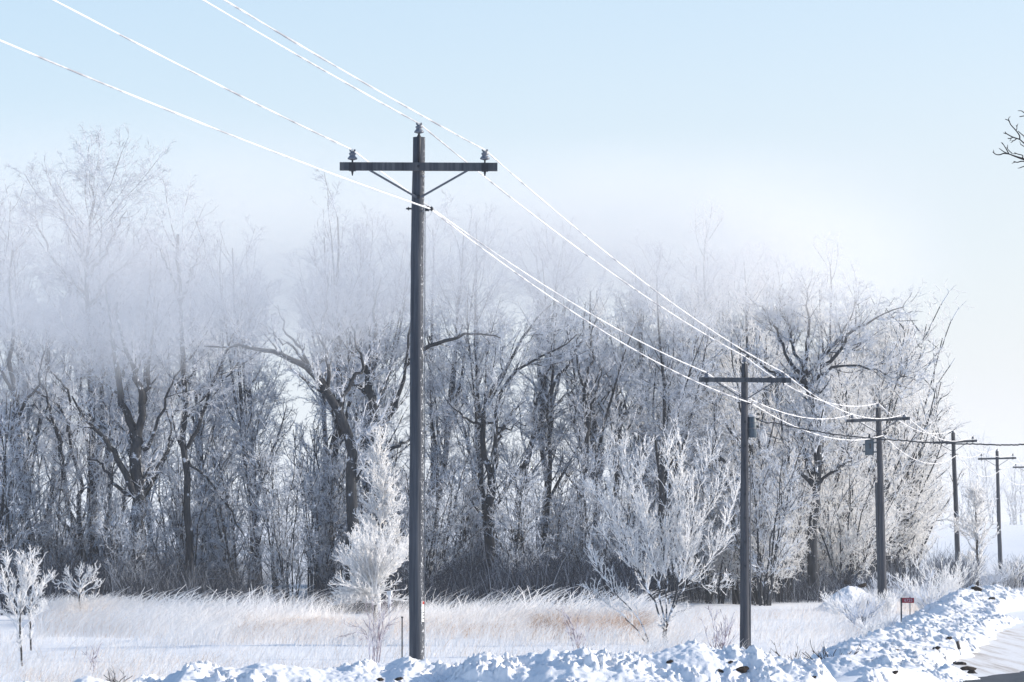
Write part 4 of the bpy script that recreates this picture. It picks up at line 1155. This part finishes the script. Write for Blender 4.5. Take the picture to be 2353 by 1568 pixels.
        ld = MB(); ld.tube([cn, c + UP * 0.5 - AX * 0.14, c + UP * 0.35 - AX * 0.15, c - AX * 0.16], 0.010, 6); ld.build('lead', M_HOAR, o)
        for q in range(7):
            zq = zn - 0.5 - q * 0.62; s_ = 1 if q % 2 else -1
            MB().tube([at(zq) + side * (r_top + 0.02), at(zq) + side * (r_top + 0.05)], 0.035, 8).build('hole_plug', M_IRON, o)
    if i == 2:
        c = at(zn - 0.45) - AX * (r_top + 0.27) - LN * 0.05
        tb = MB(); tb.tube([c - UP * 0.29, c - UP * 0.28, c + UP * 0.25, c + UP * 0.29], [0.16, 0.175, 0.175, 0.13], 18)
        tb.box(c + AX * 0.22 + UP * 0.18, AX * 0.07, LN * 0.03, UP * 0.03); tb.box(c + AX * 0.22 - UP * 0.18, AX * 0.07, LN * 0.03, UP * 0.03)
        tb.box(c - AX * 0.2 + UP * 0.12, AX * 0.05, LN * 0.03, UP * 0.03); tb.box(c - AX * 0.2 - UP * 0.15, AX * 0.05, LN * 0.03, UP * 0.03)
        tb.tube([c + UP * 0.27, c + UP * 0.33], 0.185, 18)
        tbo = tb.build('transformer', M_CAN, o)
        MB().tube([c + UP * 0.33, c + UP * 0.52], [0.05, 0.03], 8).build('bushing', M_IRON, tbo, True)
        MB().tube([c + AX * 0.05 - UP * 0.05 + side * 0.17, c + AX * 0.05 + UP * 0.14 + side * 0.18], 0.03, 6).build('gauge', M_IRON, tbo, True)
        lw = MB()
        la = attach['left'][-1] - base
        lw.tube([la, la + AX * 0.15 - UP * 0.5, la + AX * 0.35 - UP * 0.85, c + UP * 0.52], 0.013, 5)
        lw.tube([c - UP * 0.29 - AX * 0.05, c - UP * 0.62 - AX * 0.09, c - UP * 0.85 + AX * 0.05, c - UP * 0.72 + AX * 0.2], 0.012, 5)
        lw.tube([c - UP * 0.29 + AX * 0.05, c - UP * 0.6 + AX * 0.06, c - UP * 0.78 + AX * 0.12], 0.012, 5)
        lw.build('lead', M_HOAR, o)
        cd = MB(); cd.box(at((zn - 1.9) / 2 + 0.1) - AX * (r_bot * 0.86) + side * 0.06, AX * 0.05, LN * 0.05, axis * (zn - 1.9) / 2)
        cd.build('conduit', M_ARM, o)

# ------------------------------------------------------------------ wires
LN = np.array((math.sin(math.atan2(1530, F)), math.cos(math.atan2(1530, F)), 0.0)); AX = np.array((LN[1], -LN[0], 0.0))
START = {'left': (10.07, 0.2), 'top': (10.47, 0.2), 'right': (9.9, 0.2), 'neutral': (8.4, 0.2)}
SAG = {'left': (0.30, 0.58, 0.6, 0.6, 0.6), 'top': (0.24, 0.56, 0.6, 0.6, 0.6), 'right': (0.28, 0.58, 0.6, 0.6, 0.6), 'neutral': (0.36, 0.50, 0.75, 0.75, 0.75)}
WLAB = {'left': 'frosted wire on the left crossarm insulators', 'top': 'frosted wire running over the pole top pins', 'right': 'frosted wire on the right crossarm insulators', 'neutral': 'lowest frosted wire clipped to the pole sides under the braces'}
for nm, pts in attach.items():
    z0, s0 = START[nm]
    d0 = 12.6
    p1 = pts[0]
    start = p1 - LN * ((p1[1] - d0) / LN[1]); start[2] = z0
    last = pts[-1] + (pts[-1] - pts[-2])
    chain = [start] + pts + [last]
    sags = (s0,) + SAG[nm] + (0.6,)
    path = []
    for a, b_, s in zip(chain[:-1], chain[1:], sags):
        n = int(np.linalg.norm(b_ - a) / 0.11)
        t = np.linspace(0, 1, n, endpoint=False)
        q = a[None] * (1 - t)[:, None] + b_[None] * t[:, None]
        q[:, 2] -= 4 * s * t * (1 - t)
        path.append(q)
    path = np.vstack(path)
    rngw = np.random.default_rng(len(nm))
    rad = np.interp(path[:, 1], [12, 40, 60, 110, 230], [0.0105, 0.012, 0.0145, 0.018, 0.019]) * np.clip(1 + 0.3 * np.convolve(rngw.normal(size=len(path) + 4), np.ones(5) / 5, 'valid'), 0.6, 1.6)
    V, Q = tubes(path[None], rad[None], 6)
    o = link('power_line', np_mesh('power_line', V, Q, True, [M_HOAR]))
    tag(o, WLAB[nm], 'wire', 'frosted wires strung between the power poles')
drop = [(1737, 962, 77.2), (1760, 972, 76.5), (1780, 972, 76), (1828, 983, 74.5), (1930, 1000, 71.5), (2020, 1009, 69), (2140, 1017, 66), (2240, 1021, 63.5), (2300, 1023, 62), (2353, 1021.5, 60.5), (2460, 1012, 58), (2600, 990, 55)]
P = catmull([px(*q) for q in drop], 150)
P[:, 2] += np.random.default_rng(4).normal(size=150) * 0.006
V, Q = tubes(P[None], np.full((1, 150), 0.015), 6)
o = link('service_cable', np_mesh('service_cable', V, Q, True, [M_CABLE]))
tag(o, 'black frost free cable running from second pole out past the right edge', 'cable')

# ------------------------------------------------------------------ sign, posts, stakes, clods
d = 100.0
c = px(2086.5, 1380, d)
gzs = terrain(c[0], c[1])
o = empty('number_sign', (c[0], c[1], gzs), 'small red house number sign reading 6725 on a dark post', 'sign')
lc = np.array((0, 0, c[2] - gzs))
MB().box(lc, (0.20, -0.02, 0), (0.0, 0.006, 0), (0, 0, 0.085)).build('panel', M_RED, o)
mb = MB(); mb.box(lc + np.array((-0.225, 0.02, -0.33)), (0.024, 0, 0), (0, 0.015, 0), (0, 0, 0.42)); mb.build('post', M_IRON, o)
mb = MB(); mb.box(lc + np.array((0.07, 0.04, -0.30)), (0.014, 0, 0), (0, 0.012, 0), (0, 0, 0.42)); mb.build('post', M_GALV, o)
cu = bpy.data.curves.new('number', 'FONT'); cu.body = '6725'; cu.size = 0.135; cu.align_x = 'CENTER'; cu.align_y = 'CENTER'; cu.extrude = 0.002
to = bpy.data.objects.new('number_curve', cu); COL.objects.link(to)
bpy.context.view_layer.update()
nm_ = bpy.data.meshes.new_from_object(to.evaluated_get(bpy.context.evaluated_depsgraph_get()))
bpy.data.objects.remove(to); bpy.data.curves.remove(cu)
nm_.materials.clear(); nm_.materials.append(mat_plain('faded sign digits', (0.75, 0.60, 0.62), 0.5))
to = link('number', nm_, o, (0.01, -0.014, lc[2]))
to.rotation_euler = (math.pi / 2, 0, -0.1)

def stake(name, label, x, y0, y1, d, r_, mat, cat):
    a = px(x, y1, d); b_ = px(x, y0, d)
    b_[0] = a[0]
    mb = MB(); mb.tube([np.zeros(3) - UP * 0.3, (b_ - a) * 0.5, (b_ - a)], [r_, r_, r_ * 0.9], 8)
    mb.box((b_ - a) * 0.97, AX * r_ * 1.3, LN * r_ * 1.3, UP * r_ * 1.2)
    o = mb.build(name, mat, None, False, a)
    return tag(o, label, cat)
stake('stake', 'thin dark metal stake left of the nearest pole base', 924, 1417, 1480, 62, 0.014, M_IRON, 'stake')
stake('fence_post', 'short dark post standing in the brush right of third pole', 2076, 1318, 1336, 125, 0.055, M_BLACK, 'post')
stake('tree_guard', 'pale tube guard beside the round frosted tree', 895, 1362, 1402, 102, 0.06, M_WHITE, 'tree guard')

GC = 'dark clods of soil in the ploughed snow'
M = []
for v in range(3):
    rr = random.Random(v)
    bm_v = []; bm_f = []
    nlat, nlon = 7, 10
    for a in range(nlat + 1):
        for b_ in range(nlon):
            th = math.pi * a / nlat; ph = 2 * math.pi * b_ / nlon
            q = Vector((math.sin(th) * math.cos(ph), math.sin(th) * math.sin(ph), math.cos(th)))
            k = 1 + 0.55 * mnoise.noise(q * 1.8 + Vector((v * 5, 0, 0))) + 0.2 * mnoise.noise(q * 5)
            bm_v.append((q.x * k * 1.4, q.y * k, q.z * k * 0.7))
    for a in range(nlat):
        for b_ in range(nlon):
            b2 = (b_ + 1) % nlon
            bm_f.append((a * nlon + b_, (a + 1) * nlon + b_, (a + 1) * nlon + b2, a * nlon + b2))
    me = bpy.data.meshes.new('soil_clod'); me.from_pydata(bm_v, [], bm_f); me.materials.append(M_CLOD); me.update()
    M.append(me)
bpy.context.view_layer.update()
dg = bpy.context.evaluated_depsgraph_get()
def on_surface(x, y):
    p0 = Vector((0, 0, EYE)); p1_ = Vector(px(x, y, 50.0)) - p0
    hit, loc, nrm, idx, ob, mt = SC.ray_cast(dg, p0, p1_.normalized())
    return loc if hit else None
loc = on_surface(2209, 1507)
dm = loc.y if loc is not None else 56.0
p0 = px(2209, 1507, dm); p1 = px(2199.5, 1474, dm)
o = empty('marker_post', p0, 'short tilted black and white marker stake by the side road', 'marker post')
v = p1 - p0
MB().tube([-v * 0.5, v * 0.45], 0.022, 10).build('lower_stake', M_WHITE, o)
MB().tube([v * 0.45, v], 0.036, 10).build('reflector', M_BLACK, o)
CL = [(1675 / 1.088, 1655 / 1.088, 0.05, 'small dark clod in the snow bank below the vase tree'), (1855 / 1.088, 1676 / 1.088, 0.085, 'largest dark clod in the near snow bank left of second pole'),
      (1802 / 1.088, 1678 / 1.088, 0.04, None), (2034 / 1.088, 1694 / 1.088, 0.035, None), (950 / 1.088, 1700 / 1.088, 0.05, None), (995 / 1.088, 1699 / 1.088, 0.05, None), (1825 / 1.088, 1657 / 1.088, 0.04, None),
      (2373 / 1.088, 1596 / 1.088, 0.06, None), (2340 / 1.088, 1622 / 1.088, 0.07, None), (2245 / 1.088, 1626 / 1.088, 0.04, None), (2440 / 1.088, 1478 / 1.088, 0.22, 'dark wide clod on top of the far snow bank'), (2478 / 1.088, 1498 / 1.088, 0.12, None),
      (2400 / 1.088, 1662 / 1.088, 0.10, None), (2418 / 1.088, 1676 / 1.088, 0.12, None), (2432 / 1.088, 1684 / 1.088, 0.08, None), (2385 / 1.088, 1660 / 1.088, 0.07, None), (2235 / 1.088, 1683 / 1.088, 0.06, None), (2116 / 1.088, 1456 / 1.088, 0.16, None), (2157 / 1.088, 1464 / 1.088, 0.14, None)]
rr = random.Random(8)
for x, y, s, lab in CL:
    loc = on_surface(x, y)
    if loc is None: continue
    o = link('soil_clod', rr.choice(M), None, loc)
    o.scale = (s, s, s * 0.8); o.rotation_euler = (rr.uniform(-.4, .4), rr.uniform(-.4, .4), rr.uniform(0, 6.28))
    tag(o, lab or 'small dark clod of soil stuck in ploughed snow', 'soil clod', GC)

# ------------------------------------------------------------------ mist
def mist(name, lo, hi, label, build, step=0.8):
    m, nt, out = new_mat(name + ' air')
    pv = nt.nodes.new('ShaderNodeVolumePrincipled')
    pv.inputs['Color'].default_value = (0.955, 0.952, 0.95, 1)
    pv.inputs['Anisotropy'].default_value = 0.0
    nt.links.new(pv.outputs[0], out.inputs['Volume'])
    tc = nt.nodes.new('ShaderNodeNewGeometry')
    sx = nt.nodes.new('ShaderNodeSeparateXYZ'); nt.links.new(tc.outputs['Position'], sx.inputs[0])
    def mr(src, a, b_, c_, d_, typ='SMOOTHSTEP'):
        q = nt.nodes.new('ShaderNodeMapRange'); q.interpolation_type = typ
        for i_, v_ in enumerate((a, b_, c_, d_)):
            if hasattr(v_, 'node'): nt.links.new(v_, q.inputs[i_ + 1])
            else: q.inputs[i_ + 1].default_value = v_
        nt.links.new(src, q.inputs[0]); return q.outputs[0]
    def mth(op, a, b_):
        q = nt.nodes.new('ShaderNodeMath'); q.operation = op
        for i_, v_ in enumerate((a, b_)):
            if hasattr(v_, 'node'): nt.links.new(v_, q.inputs[i_])
            else: q.inputs[i_].default_value = v_
        return q.outputs[0]
    n = nt.nodes.new('ShaderNodeTexNoise'); n.inputs['Scale'].default_value = 0.30; n.inputs['Detail'].default_value = 3.0
    mp = nt.nodes.new('ShaderNodeMapping'); mp.inputs['Scale'].default_value = (0.8, 0.5, 1.3)
    nt.links.new(tc.outputs['Position'], mp.inputs[0]); nt.links.new(mp.outputs[0], n.inputs['Vector'])
    dens = build(sx.outputs, n.outputs['Fac'], mr, mth)
    nt.links.new(dens, pv.inputs['Density'])
    c = (np.array(lo) + np.array(hi)) / 2; e = (np.array(hi) - np.array(lo)) / 2
    o = MB().box((0, 0, 0), (e[0], 0, 0), (0, e[1], 0), (0, 0, e[2])).build(name, m, None, False, c)
    tag(o, label, 'mist', kind='stuff')
    try: m.cycles.volume_step_rate = step
    except Exception: pass
    return o
def wood_mist(xyz, nz, mr, mth):
    X, Z = xyz[0], xyz[2]
    wig = mth('MULTIPLY', mth('SUBTRACT', nz, 0.5), 6.5)
    zb = mth('ADD', mr(X, -12.0, -2.0, 9.0, 10.7), wig)
    bottom = mr(Z, mth('SUBTRACT', zb, 1.1), mth('ADD', zb, 2.8), 0.0, 1.0)
    t = mr(Z, mr(X, -12, 0, 10.4, 12.2), mr(X, -12, 0, 18.6, 17.4), 1.0, 0.0, 'LINEAR')
    top = mth('POWER', t, 1.55)
    right = mr(X, 7.0, 17.0, 1.0, 0.0)
    v = mth('MULTIPLY', mth('MULTIPLY', bottom, top), right)
    return mth('MULTIPLY', mth('MULTIPLY', v, mr(nz, 0.25, 0.7, 0.45, 1.3, 'LINEAR')), mr(X, -6.0, 4.0, 0.34, 0.36))
mist('mist_bank', (-34, 101.5, 7.6), (20, 108.5, 18.8), 'pale mist bank drifting before the tree tops of the wood', wood_mist)
def far_mist(xyz, nz, mr, mth):
    return mth('MULTIPLY', mr(xyz[2], 4.0, 24.0, 1.0, 0.0), 0.003)
mist('far_mist', (25, 250, 0.2), (190, 430, 25), 'thin mist over the far field before the distant trees', far_mist, 2.0)

m, nt, out = new_mat('winter air')
pv = nt.nodes.new('ShaderNodeVolumePrincipled')
pv.inputs['Color'].default_value = (0.96, 0.98, 1.0, 1)
pv.inputs['Density'].default_value = 0.0003
nt.links.new(pv.outputs[0], out.inputs['Volume'])
hz = MB().box((0, 0, 0), (1700, 0, 0), (0, 1100, 0), (0, 0, 12.0)).build('haze', m, None, False, (0, 750, 9.5))
tag(hz, 'thin even winter haze filling the air', 'haze', kind='stuff')
